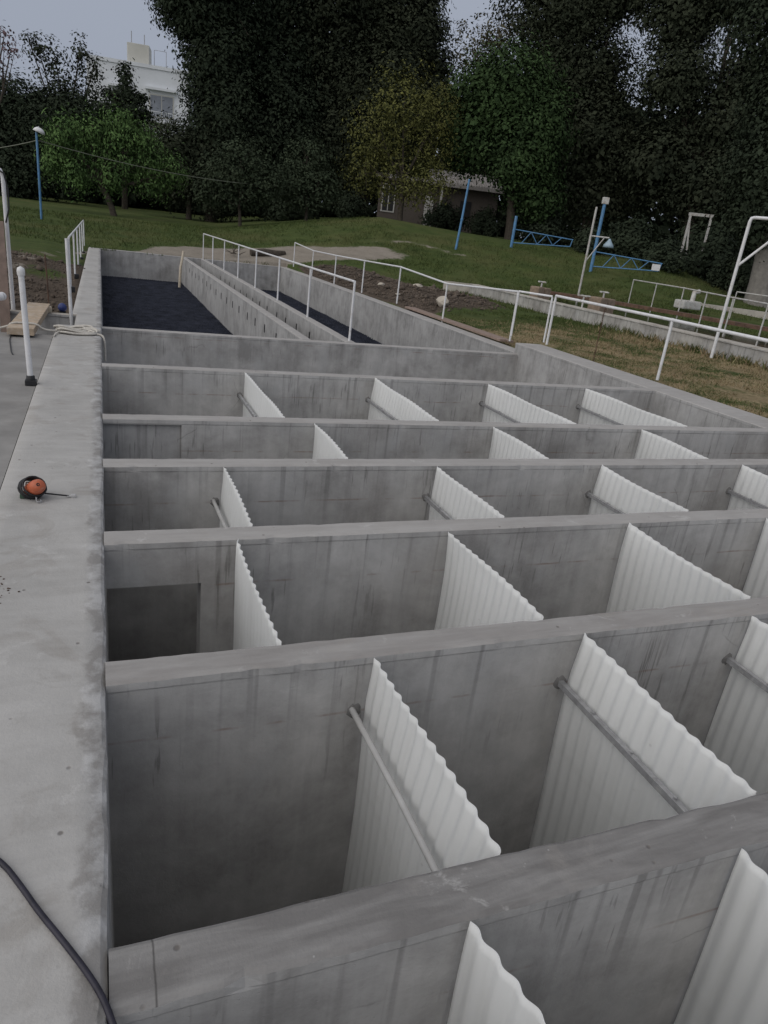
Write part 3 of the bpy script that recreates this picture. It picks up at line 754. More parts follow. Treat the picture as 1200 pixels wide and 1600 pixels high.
e = railing([(8.06, 32.8-3.22*i, gz(8.2, 32.8-3.22*i)-.02) for i in range(6)]+[(8.1, 13.35, -.12)], 1.02, 'white tubular railing along the right wall from the sandy track past the dark soil', .023)
e = railing([(8.1, 13.33, -.01), (8.52, 12.7, -.01)], .92, 'short diagonal link of white railing at the step of the right wall', .022)
e = railing([(8.5, 12.55, -.03), (8.5, 9.2, -.03), (8.5, 5.85, -.05), (8.5, 2.5, -.05)], .97, 'white tubular railing in the dry grass along the near part of the right wall', .026)
m = MB()
for i in range(28):
    z = .93-i*.037; c = (8.49+.004*math.sin(i), 10.93, z)
    ring = [(c[0]+(.012*math.cos(a) if i % 2 else 0), c[1]+(0 if i % 2 else .012*math.cos(a)), c[2]+.024*math.sin(a)) for a in [2*math.pi*q/10 for q in range(10)]]
    m.tube(ring, .0045, 5, closed=True)
tag(m.build('chain', M['rust']), 'rusty chain hanging from the near right railing into the grass', 'chain')

# ------------------------------------------------------------------ right: old settling basin
mb = MB(); profile_bar(mb, 1, 2.0, 26.6, 13.85, 14.25, -.6, .28, lip=.03, step=.12, chip=.014)
mb.add([(12.95,27.2,-.3),(13.35,27.2,-.3),(14.25,26.6,-.3),(13.85,26.6,-.3),(12.95,27.2,.26),(13.35,27.2,.26),(14.25,26.6,.27),(13.85,26.6,.27)],[(4,5,6,7),(0,3,7,4),(0,4,5,1),(1,5,6,2)],1)
tag(mb.build('basin_wall', [M['oldconc'], M['oldtop']]), 'long weathered low concrete wall of the old basin across the dry grass', 'wall', 'walls of the old settling basin', 'thing')
m = MB(); bb = [(14.26,2.0),(14.26,26.5),(18.6,26.2),(20.1,21.2),(20.4,17.5),(20.6,4)]
m.add([(x,y,-.02) for x,y in bb],[tuple(range(6))]); m.v = m.v
o = m.build('basin_water', M['water']); tag(o, kind='structure')
mb = MB(); P = [(16.9,26.6),(18.5,25.0),(19.6,21.5),(20.3,18.6),(20.9,15.5),(21.4,11),(21.6,6)]
for a, b in zip(P[:-1], P[1:]): mb.bar((*a,.27), (*b,.27), .5, .12)
tag(mb.build('basin_wall', M['rust']), 'rust brown far rim of the old basin behind its dark water', 'wall', 'walls of the old settling basin', 'thing')
mb = MB(); P = [(22.6,29.6),(24.3,28.6),(26.4,26.6),(28.5,24.6),(30,20.5),(30.5,15)]
for a, b in zip(P[:-1], P[1:]): mb.bar((a[0],a[1],.2), (b[0],b[1],.2), .7, .5)
tag(mb.build('basin_wall', M['oldtop']), 'pale concrete rim of a further basin at the edge of the lawn', 'wall', 'walls of the old settling basin', 'thing')
e = railing([(21.6,26.3,.0),(20.9,24.0,.0),(20.3,21.8,.0),(18.9,19.2,.0),(17.7,16.9,.0),(16.9,14.9,.0)], 1.15, 'old thin white railing standing behind the water of the old basin', .024, mat='oldwhite')
e = railing([(24.8,23.6,.1),(25.0,21.6,.1),(25.6,17.5,.1)], 1.1, 'second old thin railing behind the basin at the right image edge', .024, mat='oldwhite')
for i,(x,y,w,lab) in enumerate([(15.0,23.2,.36,'brown concrete valve block on the old basin rim, the far one near the soil heap'),(15.6,20.3,.42,'wider brown concrete valve block on the old basin rim by the thin lamp pole')]):
    e = empty('valve_block', (x, y, -.02), lab, 'valve', 'valves on the old basin', rz=.3)
    m = MB(); m.box((-w,-w*.6,0),(-.04,w*.6,.62), bev=.04); m.box((.02,-w*.55,0),(w,w*.55,.6), bev=.04); m.build('block', M['brownblock'], e)
    m = MB(); m.tube([(0,0,.2),(0,0,.78)], .03, 8); m.build('stem', M['oldwhite'], e)
    m = MB(); m.tube([(-.18,0,.79),(.18,0,.79)], .025, 8); m.tube([(0,-.18,.79),(0,.18,.79)], .025, 8); m.build('handle', M['oldwhite'], e)
e = empty('gate_valve', (14.1, 19.3, .27), 'pale crossed valve handle on the old basin wall behind the railing corner', 'valve', 'valves on the old basin')
MB().tube([(0,0,0),(0,0,.36)], .028, 8).build('stem', M['oldwhite'], e)
m = MB(); m.tube([(-.2,.05,.37),(.2,-.05,.37)], .025, 8); m.tube([(-.05,-.2,.37),(.05,.2,.37)], .025, 8); m.build('handle', M['oldwhite'], e)
e = empty('pump_box', (23.6, 24.9, .25), 'pale machinery bundle on the rim beyond the old basin railing', 'pump')
m = MB(); m.box((-.5,-.3,0),(.5,.3,.35), bev=.06); m.build('body', M['oldwhite'], e)
m = MB(); m.tube([(.2,0,.35),(.2,0,.7),(.45,0,.75)], .1, 10); m.build('pipe', M['oldwhite'], e)

for k, (xx, lab) in enumerate(((8.09, 'long brown board lying in the grass hard against the far right wall'), (8.27, 'long brown board lying farther from the right wall beside its twin'))):
    tag(plank((xx, 16.4, -.15-.012*k), 5.6, .15, .05, rad(-.3+.5*k)).build('timber_board', M['pinktimber']), lab, 'timber', 'boards in the grass')
# ------------------------------------------------------------------ rock, log
def rock(c, s, mat, name, label, cat, seed, sq=(1,1,1)):
    random.seed(seed); bm = bmesh.new(); bmesh.ops.create_icosphere(bm, subdivisions=3, radius=1)
    pl = [(Vector((jit(1),jit(1),jit(1))).normalized(), random.uniform(.55,.85)) for _ in range(11)]
    for v in bm.verts:
        for n, d in pl:
            k = v.co.dot(n)
            if k > d: v.co -= n*(k-d)
        v.co = Vector((v.co.x*s*sq[0]+jit(.006), v.co.y*s*sq[1]+jit(.006), v.co.z*s*sq[2]))
    m = MB(); m.bm(bm); return tag(m.build(name, mat, loc=c), label, cat)
rock((9.22,19.2,gz(9.22,19.2)+.10), .22, M['stone'], 'rock', 'pale angular rock lying on the dark dug soil', 'rock', 3, (1.1,.9,.85))
random.seed(21)
for k,(x,y,s) in enumerate([(9.2,24.4,.13),(10.1,23.2,.15),(11.2,24.8,.16),(8.9,22.0,.08)]):
    rock((x,y,gz(x,y)+.04), s, M['stone'], 'stone', ['small pale stone at the far side of the soil heap by the railing','flat pale stone in the middle of the soil heap','pale stone at the lawn side of the soil heap','smallest stone on the soil heap close to the angular rock'][k], 'stone', 40+k, (1.3,1,.5))
m = MB(); m.tube([(6.5,34.9,.22),(7.1,35.0,.27),(7.7,35.1,.24),(8.2,35.25,.34)], [.15,.2,.2,.12], 9)
tag(m.build('log', M['bark']), 'short dark log lying on the sandy track behind the end wall', 'log')
m = MB()
for k in range(9): 
    a = random.uniform(0,math.pi); m.tube([(5.7+jit(.3),34.6+jit(.3),.1),(5.7+.5*math.cos(a),34.6+jit(.3),.25+.35*math.sin(a)+jit(.1))], [.02,.006], 5)
tag(m.build('twigs', M['bark']), 'dry twigs sticking up behind the end wall near the middle railing', 'twigs')

def clods():
    g = np.random.default_rng(9); n = 26000
    x = np.concatenate([g.uniform(8.2,14,n), g.uniform(-7,-.6,9000)]); y = np.concatenate([g.uniform(15,33.5,n), g.uniform(12.4,27,9000)])
    s_, so, d = masks(x, y); k = so > g.uniform(.25, .9, len(x)); x, y = x[k], y[k]
    x, y = x[:9000*3], y[:9000*3]; m = len(x); r = .022*g.pareto(3.2, m)+.018; r = np.minimum(r, .13)
    z = zground(x, y)
    o = np.array([(1,0,0),(0,1,0),(-1,0,0),(0,-1,0),(0,0,1),(0,0,-1)], float)
    V = o[None]*r[:,None,None]*g.uniform(.55,1.35,(m,6,1))+g.normal(0,.15,(m,6,3))*r[:,None,None]
    a = g.uniform(0,6.28,m); c, q = np.cos(a)[:,None], np.sin(a)[:,None]
    V = np.stack([V[:,:,0]*c-V[:,:,1]*q, V[:,:,0]*q+V[:,:,1]*c, V[:,:,2]*.75],-1)+np.stack([x,y,z+r*.25],1)[:,None,:]
    f = np.array([(0,1,4),(1,2,4),(2,3,4),(3,0,4),(1,0,5),(2,1,5),(3,2,5),(0,3,5)])
    ob = raw_mesh('soil_clods', V.reshape(-1,3), (f[None]+6*np.arange(m)[:,None,None]).reshape(-1,3), m_simple('soil_clod', (.115,.09,.07), .95, .3, 2.3, bump=.4))
    tag(ob, 'loose dark clods of dug soil beside the tank walls', 'soil', kind='stuff')
clods()
# ------------------------------------------------------------------ lamp posts, barriers
def gpt(x, y): return (x, y, gz(x, y))
e = empty('street_lamp', gpt(-2.75, 41.6), 'slim blue lamp post with a white dome shade by the bright green tree', 'street lamp')
MB().tube([(0,0,-.1),(0,0,3.9)], .055, 10).build('pole', M['blue'], e)
R = Matrix.Rotation(rad(18),3,'Y')
MB().lathe([(.05,.12),(.14,.10),(.23,.02),(.28,-.10),(.27,-.10),(.22,.01),(.12,.08),(.0,.09)], (.13,0,3.98), 18, rot=R).build('lamp_shade', M['white'], e)
MB().tube([(0,0,3.85),(.0,0,4.08),(.13,0,4.12)], .04, 8).build('arm', M['galv'], e)
e = empty('post', gpt(18.1, 37.1), 'bare thin blue post leaning on the grass in front of the brick house', 'post')
MB().tube([(0,0,-.1),(.12,.0,1.6),(.22,0,3.55)], [.065,.06,.055], 10).build('pole', M['blue'], e)
MB().lathe([(.075,-.05),(.085,0),(.075,.05)], (.12,0,1.55), 10).build('collar', M['blue'], e)

def barrier(base, end, postspan, label, sign, zt=1.35):
    b = Vector(base); d = Vector(end)-b; d.z = 0; L = d.length; e = empty('barrier_gate', b, label, 'barrier', 'blue barrier gates', rz=math.atan2(d.y, d.x))
    MB().tube([(0,0,-.1),(.0,0,postspan)], .085, 12).build('post', M['blue'], e)
    m = MB(); zl = .32; zh0 = 1.0; zh1 = .82
    r = .03
    m.tube([(.06,0,zh0),(L,0,zh1)], r, 8); m.tube([(.06,0,zl-.05),(L*.97,0,zl+.12)], r, 8); m.tube([(L*.99,0,zh1),(L*.97,0,zl+.12)], r, 8)
    n = 6; xs = [L*(.16+.78*i/n) for i in range(n+1)]
    for i in range(n-1):
        z0 = (zl-.03+.14*xs[i]/L) if i % 2 == 0 else (zh0-.16*xs[i]/L); z1 = (zl-.03+.14*xs[i+1]/L) if i % 2 == 1 else (zh0-.16*xs[i+1]/L)
        m.tube([(xs[i],0,z0),(xs[i+1],0,z1)], r*.8, 6)
    m.build('truss_arm', M['blue'], e)
    if sign: MB().box((L*.86,-.05,zl+.13),(L*.98,-.034,zh1-.06)).build('sign_plate', M['white'], e)
    return e
barrier(gpt(22.4, 38.6), (25.6,37.2,0), 1.72, 'blue lattice barrier arm without a plate, the farther one by the dark trees', False)
b2 = barrier(gpt(24.1, 32.9), (27.2,31.2,0), 3.3, 'blue lattice barrier arm with a white plate, hinged on a tall blue lamp post', True)
m = MB(); m.box((-.16,-.12,3.3),(.18,.12,3.62), bev=.03); m.build('lamp_head', M['oldwhite'], b2)
e = empty('lamp_pole', (18.8, 26.15, -.1), 'tall thin white pole with a side bracket and hanging shade behind the old basin', 'street lamp')
rz = math.atan2(-18.8, 26.15); e.rotation_euler = (0,0,rz)
MB().tube([(0,0,-.2),(0,0,3.85)], .045, 10).build('pole', M['oldwhite'], e)
m = MB(); m.tube([(0,0,2.75),(.75,0,2.75)], .03, 8); m.tube([(0,0,1.75),(.55,0,2.72)], .025, 8); m.build('arm', M['oldwhite'], e)
MB().lathe([(.04,.12),(.07,.05),(.2,-.12),(.22,-.22),(.2,-.22),(.06,.02),(0,.02)], (.78,0,2.6), 14).build('lamp_shade', m_simple('pale_blue_enamel', (.3,.4,.47), .4), e)
e = empty('lamp_pole', (13.45, 13.0, -.15), 'thick white pole with a braced top arm beside the weathered basin wall', 'street lamp')
rz = math.atan2(-13.45, 13.0); e.rotation_euler = (0,0,rz)
MB().tube([(0,0,-.1),(0.0,0,3.04),(.02,0,3.11),(.08,0,3.13)], .037, 12).build('pole', M['white'], e)
m = MB(); m.tube([(.08,0,3.13),(1.5,0,3.16)], .036, 10); m.tube([(.0,0,2.1),(.9,0,3.13)], .03, 10); m.build('arm', M['white'], e)
MB().lathe([(.04,.12),(.07,.05),(.2,-.10),(.24,-.16),(.22,-.16),(.06,.02),(0,.02)], (.85,.5,2.75), 14).build('lamp_shade', M['oldwhite'], e)

def cable(p, q, sag, r, label):
    P = [Vector(p).lerp(Vector(q), t/14)+Vector((0,0,-sag*4*(t/14)*(1-t/14))) for t in range(15)]
    tag(MB().tube(P, r, 6).build('overhead_cable', M['wire']), label, 'cable', 'overhead cables')
cable((-9.5,50,3.2), (-2.72,41.6,4.0), .3, .022, 'thin overhead cable coming in from the left to the blue lamp post')
cable((-2.72,41.6,4.0), (12.9,50.2,4.1), .5, .022, 'thin overhead cable sagging from the blue lamp post to the small grey green trees')

# ------------------------------------------------------------------ buildings
def wall_with_windows(mb, w, h, d, mi=0): mb.box((0,0,0),(w,d,h), mi)
e = empty('white_building', (-1.2, 118.5, 2.0), 'white flat roofed apartment building rising behind the trees at far left', 'building', rz=rad(-9))
m = MB(); m.box((0,0,0),(13.5,9,17.3)); m.box((-.1,-.15,17.3),(13.6,9,17.75)); m.build('wall', M['bldgwhite'], e)
m = MB(); m.box((5.1,1.2,17.75),(8.0,4.5,20.2), bev=.05); m.build('roof_tank_room', M['bldgbeige'], e)
m = MB(); [m.tube([(x,2,20.2),(x,2,20.2+hh)], .06, 6) for x,hh in ((5.6,1.5),(7.3,1.3))]; m.tube([(8.6,2,17.7),(8.6,2,19.9),(10.2,2,19.9),(10.2,2,17.7)], .05, 6); m.build('antenna', M['galv'], e)
for (x0,x1,z0,z1) in ((3.4,5.0,12.2,13.9),(8.2,11.3,11.5,14.2),(8.2,11.3,5.9,8.6),(3.4,5.0,6.4,8.2)):
    f = MB(); f.box((x0-.1,-.06,z0-.1),(x1+.1,-.005,z1+.1)); f = f.build('window', M['bldgbeige'], e)
    g = MB(); n = 2
    for i in range(n): g.box((x0+(x1-x0)*i/n+.05,-.085,z0+.05),(x0+(x1-x0)*(i+1)/n-.05,-.065,z1-.05))
    g.build('pane', M['glass'], f)
    if z0 > 10: MB().box((x0-.6,-.7,z1+.55),(x1+.5,-.005,z1+.85)).build('canopy', M['bldgwhite'], f)
m = MB(); m.box((7.6,-1.3,10.7),(12.4,-.01,10.95))
for i in range(17): m.tube([(7.7+.28*i,-1.2,10.95),(7.7+.28*i,-1.2,12.0)], .03, 5)
m.tube([(7.6,-1.2,12.02),(12.4,-1.2,12.02)], .05, 6); m.build('balcony', M['bldgwhite'], e)

e = empty('brick_house', (20.9, 58.2, 2.6), 'low brown brick house with a pale sloping sheet roof half hidden by trees', 'house', rz=rad(-21))
m = MB(); m.box((0,0,0),(9.6,5,3.5)); m.build('wall', M['brick'], e)
m = MB(); R = Matrix.Rotation(rad(9),3,'X')
n = 60
for i in range(n+1):
    pass
vs = []; fs = []
for i in range(n*2+1):
    x = 4.0+6.3*i/(n*2); zz = .04*math.sin(i*math.pi*.5)
    vs += [(x,-.75,3.55+zz),(x,5.3,4.9+zz),(x,-.75,3.25+zz*.3),(x,5.3,4.8+zz)]
for i in range(n*2):
    a = i*4; fs += [(a,a+4,a+5,a+1),(a+2,a+6,a+4,a),(a+3,a+7,a+6,a+2)]
m.add(vs, fs); m.box((-.4,-.6,3.35),(3.99,5.3,3.65)); m.build('roof', M['roofsheet'], e)
f = MB(); f.box((.25,-.06,.9),(1.35,-.004,3.0)).build('window', M['oldwhite'], e)
w = [o for o in COL.objects if o.name.startswith('window')][-1]
MB().box((.36,-.08,1.0),(.76,-.062,2.9)).build('pane', M['black'], w); MB().box((.84,-.08,1.0),(1.24,-.062,2.9)).build('pane', M['black'], w)
m = MB(); m.box((3.75,-.05,.2),(4.45,-.004,2.5)); d = m.build('door', M['oldwhite'], e)
m = MB(); m.box((4.9,-.7,.0),(5.05,-.56,3.2)); m.build('porch_post', M['oldwhite'], e)
f = MB(); f.box((6.6,-.05,1.2),(7.5,-.004,2.4)).build('window', M['black'], e)
e = empty('white_hut', (44.6, 66.5, 4.5), 'small pale building glimpsed through the dark trees at right', 'house', rz=rad(-34))
MB().box((0,0,0),(3.2,3,5.2)).build('wall', M['bldgwhite'], e)
m = MB(); m.add([(-.3,-.3,5.2),(3.5,-.3,5.2),(3.5,3.3,5.2),(-.3,3.3,5.2),(1.6,1.5,6.2)],[(0,1,4),(1,2,4),(2,3,4),(3,0,4),(3,2,1,0)]); m.build('roof', M['roofsheet'], e)
x, y = 32.4, 35.9
e = empty('wooden_frame', (x, y, gz(x,y)), 'pale upright wooden frame standing among dark bushes at right', 'frame', rz=-.73)
m = MB(); m.box((0,-.06,0),(.13,.06,3.0)); m.box((1.15,-.06,0),(1.28,.06,2.95)); m.box((-.05,-.07,2.96),(1.32,.07,3.12)); m.bar((.06,0,2.9),(.42,0,.5),.09,.1); m.build('frame', M['oldwhite'], e)

# ------------------------------------------------------------------ trees
def leaf_cloud(lobes, n, size, rng, shell=.62, droop=0.0, elong=1.9, clump=.42, per=9, thin=0.0, depth=.75):
    L = np.array([(l[0], l[1], l[2], l[3]) for l in lobes]); w = L[:,2]*L[:,3]; w = w/w.sum()
    nc = max(1, n//per); li = rng.choice(len(L), nc, p=w)
    d = rng.normal(size=(nc,3)); d /= np.linalg.norm(d,axis=1,keepdims=True)
    r = shell+(1.04-shell)*rng.random(nc)**.6
    r *= 1+.20*np.sin(d[:,0]*5+li*1.7)*np.cos(d[:,2]*6+li)+.08*np.sin(d[:,0]*13+li)*np.sin(d[:,2]*12+2*li)
    dy = rng.normal(0,.25,len(L))*L[:,2]
    c = np.stack([L[li,0]+d[:,0]*r*L[li,2], dy[li]+d[:,1]*r*L[li,2]*depth, L[li,1]+d[:,2]*r*L[li,3]],1)
    c0 = np.stack([L[li,0], dy[li], L[li,1]],1)
    if thin > 0:
        s = 1.5; q = np.sin(c[:,0]*2.1/s)+np.sin(c[:,2]*2.4/s+1)+np.sin(c[:,1]*1.9/s+2)
        kp = q > -3+3.4*thin+rng.normal(0,.25,len(c)); c = c[kp]; c0 = c0[kp]
    nc = len(c); k = np.repeat(np.arange(nc), per)
    p = c[k]+rng.normal(0,clump,(nc*per,3))*np.array([1-.25*droop,1-.25*droop,.75+1.1*droop])-np.array([0,0,droop*.35])
    m = len(p)
    out = c-c0; out /= np.linalg.norm(out,axis=1,keepdims=True)+1e-6
    loc = p-c[k]; loc /= np.linalg.norm(loc,axis=1,keepdims=True)+1e-6
    nrm = out[k]*.55+loc*.75+np.array([0,0,.45])+rng.normal(0,.26,(m,3)); nrm /= np.linalg.norm(nrm,axis=1,keepdims=True)
    ax = rng.normal(size=(m,3))+np.array([0,0,-1])*droop*2.2; ax -= nrm*(ax*nrm).sum(1,keepdims=True); ax /= np.linalg.norm(ax,axis=1,keepdims=True)+1e-6
    sd = np.cross(nrm, ax)
    ln = size*rng.uniform(.6,1.4,m)[:,None]; wd = ln/elong
    V = np.stack([p-ax*ln*.5, p+sd*wd*.5+nrm*ln*.08, p+ax*ln*.5, p-sd*wd*.5+nrm*ln*.08],1).reshape(-1,3)
    return V
def tree(name, spec, label, mat, n, size, seed, cat='tree', group='trees round the site', bark='bark', lean=(0,0), trunk_r=.3, limbs=True, fork=.35, trunk=True, loc=None, core=.0, **kw):
    (x, y, z, a), lobes = spec
    rng = np.random.default_rng(seed); random.seed(seed)
    e = empty(name, (x, y, gz(x, y)), label, cat, group, rz=a)
    V = leaf_cloud(lobes, n, size, rng, **kw)
    if core:
        V2 = leaf_cloud([(l[0], l[1], l[2]*.68, l[3]*.68) for l in lobes], int(n*core*1.7), size*1.45, rng, shell=.1, clump=.5, elong=1.5, thin=kw.get('thin', 0))
        V = np.concatenate([V, V2])
    raw_mesh('crown', V, np.arange(len(V)).reshape(-1,4), M[mat], e)
    if trunk:
        top = max(l[1] for l in lobes); cx = sum(l[0]*l[2] for l in lobes)/sum(l[2] for l in lobes)
        fk = Vector((cx*.35+lean[0], lean[1], top*fork))
        m = MB(); m.tube(smooth([(0,0,-.3),(cx*.08+lean[0]*.3,lean[1]*.3,top*fork*.4),tuple(fk)],1), [trunk_r*1.35,trunk_r*1.15,trunk_r,trunk_r*.9], 9)
        for l in lobes:
            q = Vector((l[0], 0, l[1]+l[3]*.3)); mid = fk.lerp(q,.5)+Vector((jit(.3),jit(.3),-.15*abs(q.x-fk.x)))
            m.tube(smooth([tuple(fk), tuple(mid), tuple(q)],1), [trunk_r*.7,trunk_r*.5,trunk_r*.3,trunk_r*.12], 6)
            if limbs:
                for _ in range(4):
                    s = mid.lerp(q, random.random()); t = Vector((l[0]+jit(l[2]*.85), jit(l[2]*.5), l[1]+jit(l[3]*.85)))
                    m.tube([tuple(s), tuple(s.lerp(t,.5)+Vector((0,0,jit(.2)))), tuple(t)], [trunk_r*.22,trunk_r*.14,trunk_r*.05], 5)
        m.build('trunk', M[bark], e)
    return e
T = {
'T1': ((8.24, 61.74, 1.12, -0.133), [(-0.84, 16.31, 4.56, 4.51), (0.25, 11.66, 2.75, 3.93), (0.9, 7.81, 2.8, 4.05), (0.87, 4.36, 3.5, 3.64), (-1.7, 14.3, 2.3, 2.2)]) ,
'T2a': ((14.44, 64.16, 1.98, -0.221), [(-1.91, 15.53, 3.71, 4.63), (-1.16, 10.92, 3.58, 5.32), (-0.37, 6.45, 3.69, 4.39), (-0.7, 3.05, 3.23, 3.36)]) ,
'T2': ((21.17, 62.92, 2.9, -0.325), [(-4.88, 15.8, 4.53, 5.76), (-0.48, 17.19, 5.01, 5.74), (1.74, 13.61, 3.6, 3.75), (-2.86, 10.36, 4.7, 5.43), (0.93, 9.45, 4.22, 3.84), (-1.32, 5.39, 5.4, 4.49), (3.47, 14.26, 1.95, 2.94), (4.94, 11.32, 1.68, 2.45), (3.68, 8.85, 2.66, 2.77)]) ,
'T3': ((26.77, 46.63, 2.44, -0.521), [(-1.85, 9.1, 3.17, 2.64), (-3.56, 6.49, 2.08, 2.71), (0.65, 7.08, 2.14, 2.89), (-0.6, 6.1, 3.0, 2.2), (1.0, 3.3, 2.1, 1.9), (-.4,4.6,2.0,1.5), (-3.26, 8.61, 1.92, 2.22)]) ,
'T4a': ((34.99, 49.06, 2.4, -0.62), [(-4.91, 15.81, 4.09, 3.78), (-2.3, 12.03, 3.47, 3.13), (-5.02, 11.86, 2.57, 2.68), (-0.91, 7.8, 3.41, 3.7), (0.12, 4.21, 3.63, 2.77), (-1.44, 17.09, 3.33, 2.31)]) ,
'T4b': ((38.96, 42.62, 2.05, -0.741), [(-3.78, 15.48, 2.95, 2.85), (-1.04, 16.9, 3.27, 2.13), (-3.16, 11.47, 2.68, 2.25), (0.44, 9.37, 3.22, 3.13), (-3.19, 6.57, 2.92, 3.04), (0.69, 5.46, 3.54, 2.99), (1.09, 12.01, 1.89, 1.74)]) ,
'T4c': ((31.41, 28.38, 0.6, -0.836), [(-0.81, 6.13, 2.19, 1.95), (-0.81, 9.42, 2.41, 2.51), (-0.95, 4.09, 1.6, 1.17), (-2.07, 12.75, 2.66, 2.15)]) ,
'T5': ((34.87, 65.93, 2.92, -0.486), [(-3.7, 15.39, 2.2, 2.53), (-1.54, 16.32, 1.84, 2.09), (-0.29, 17.41, 1.6, 1.78)]) ,
'T6': ((19.09, 48.4, 2.74, -0.376), [(-0.63, 6.89, 2.58, 2.25), (-2.1, 5.06, 2.11, 1.97), (1.31, 5.63, 1.93, 2.4), (-0.61, 3.32, 2.65, 1.87), (1.87, 6.99, 1.25, 1.64), (-2.73, 3.0, 1.41, 1.56), (1.68, 2.6, 1.63, 1.47), (-.9,2.0,1.6,1.1), (.6,1.9,1.5,1.0)]) ,
'T7': ((0.9, 52.94, 0.85, -0.017), [(-2.9, 4.6, 1.2, .75), (-1.25, 4.9, 1.1, .8), (0.3, 5.75, 1.0, 0.62), (.2,4.6,1.1,.6), (1.6, 5.0, 1.2, .7), (2.3, 3.9, 1.15, .6), (3.6, 3.35, 1.0, .62), (-2.7, 3.4, 1.2, .6), (-1.0, 3.5, 1.2, .6), (0.8, 3.3, 1.1, .6), (2.3, 2.6, 1.2, .55), (-3.6, 3.1, 0.75, .9), (-.3,2.5,1.1,.6), (-2.2,2.4,1.0,.6)]) ,
'T8': ((2.04, 71.45, 1.23, -0.028), [(0.28, 10.24, 0.53, 1.22), (-0.1, 8.77, 1.72, 0.67), (1.0, 8.65, 1.1, 0.57), (-0.38, 7.54, 2.71, 0.79), (.9, 7.32, 1.9, 0.8), (-0.15, 6.12, 3.28, 0.91)]) ,
'T9': ((-2.66, 80.43, 1.39, 0.033), [(-2.2, 12.25, 0.92, 1.31), (-0.83, 11.51, 1.16, 1.69), (1.33, 12.42, 0.88, 1.95), (2.55, 11.47, 0.83, 1.36), (-0.13, 9.61, 2.65, 1.84), (1.48, 9.11, 2.39, 1.74), (-2.93, 12.85, 0.45, 0.59), (-1.27, 8.12, 2.06, 1.53)]) ,
'T10': ((-5.39, 68.5, 1.15, 0.079), [(-0.69, 6.53, 2.48, 2.06), (1.1, 5.04, 2.54, 2.37), (-1.58, 3.28, 2.51, 2.88), (3.14, 6.28, 1.94, 2.02), (2.28, 2.92, 3.11, 2.43), (-1.03, 1.52, 3.06, 1.86)]) ,
'T14': ((6.47, 61.44, 1.09, -0.105), [(-1.33, 4.9, 2.02, 1.9), (1.6, 5.26, 2.0, 2.6), (-1.59, 3.23, 2.35, 2.14), (1.9, 2.69, 2.25, 2.08)]) ,
'T12': ((8.32, 48.72, 1.16, -0.169), [(-0.14, 3.55, 1.59, 1.33), (-1.28, 2.61, 1.44, 1.16), (1.27, 2.82, 1.33, 1.18), (-0.09, 2.13, 2.02, 1.17), (-2.04, 1.78, 0.88, 0.92)]) ,
'T13': ((12.82, 49.53, 1.98, -0.253), [(-0.19, 3.68, 1.42, 1.39), (-1.0, 2.25, 1.35, 1.22), (0.75, 2.35, 1.35, 1.23), (-0.13, 1.7, 1.78, 1.06)]) ,
'T11': ((-5.14, 36.75, 0.14, 0.139), [(1.77, 7.26, 0.36, 0.43), (1.96, 6.75, 0.37, 0.38), (1.16, 6.14, 0.65, 0.54), (0.87, 6.75, 0.64, 0.8)]) ,
}
tree('evergreen_tree', T['T1'], 'towering dark evergreen tree right of the white building', 'leaf_dark', 62000, .27, 1, core=.14, trunk_r=.4, shell=.5)
tree('evergreen_tree', T['T2a'], 'very tall dark evergreen filling the top edge left of centre', 'leaf_dark', 46000, .28, 2, core=.14, trunk_r=.45, shell=.5, thin=.12)
tree('evergreen_tree', T['T2'], 'broadest tall dark evergreen at the top centre, behind the brick house', 'leaf_darkbrown', 95000, .28, 3, core=.14, trunk_r=.5, shell=.5, thin=.06)
tree('leafy_tree', T['T3'], 'rounded rich green tree standing right of the brick house', 'leaf_mid', 34000, .24, 4, core=.14, trunk_r=.28, shell=.55)
tree('evergreen_tree', T['T4a'], 'tall dark tree with sky gaps behind the blue barriers', 'leaf_darkbrown', 56000, .25, 5, core=.14, trunk_r=.4, thin=.3, shell=.4)
tree('evergreen_tree', T['T4b'], 'tall dark tree with many sky holes above the pale wooden frame', 'leaf_darkbrown', 60000, .24, 6, core=.14, trunk_r=.4, thin=.42, shell=.4)
tree('evergreen_tree', T['T4c'], 'dark tree with a thick pale grey trunk at the right image edge', 'leaf_dark', 30000, .2, 7, core=.14, trunk_r=.55, bark='palebark', fork=.3)
tree('sparse_tree', T['T5'], 'thin autumn coloured tree showing against the sky at top right of centre', 'leaf_autumn', 2200, .28, 8, trunk_r=.2, shell=.2, clump=.3, per=5)
tree('olive_tree', T['T6'], 'yellowish olive green tree in front of the brick house', 'leaf_olive', 12500, .21, 9, trunk_r=.16, shell=.3, clump=.38, per=6, elong=2.4, bark='bark')
tree('pepper_tree', T['T7'], 'bright green drooping tree with a slanted trunk behind the blue lamp post', 'leaf_bright', 15000, .22, 10, trunk_r=.17, shell=.35, droop=.8, elong=2.6, clump=.3, lean=(-.9,0))
tree('cedar_tree', T['T8'], 'dark cedar with layered boughs in front of the white building', 'leaf_dark', 7000, .3, 11, trunk_r=.22, shell=.3, clump=.28)
tree('sparse_tree', T['T9'], 'airy feathery tree with thin upright branches at the upper left', 'leaf_darkbrown', 3600, .30, 12, trunk_r=.2, shell=.15, clump=.3, per=5)
tree('dense_bush', T['T10'], 'dark dense tree mass at the left edge behind the lawn', 'leaf_dark', 26000, .26, 13, core=.14, trunk_r=.3)
tree('hazy_tree', T['T14'], 'dull dark bushy tree between the bright green tree and the tall evergreen', 'leaf_darkbrown', 18000, .22, 14, core=.14, trunk_r=.2, clump=.5)
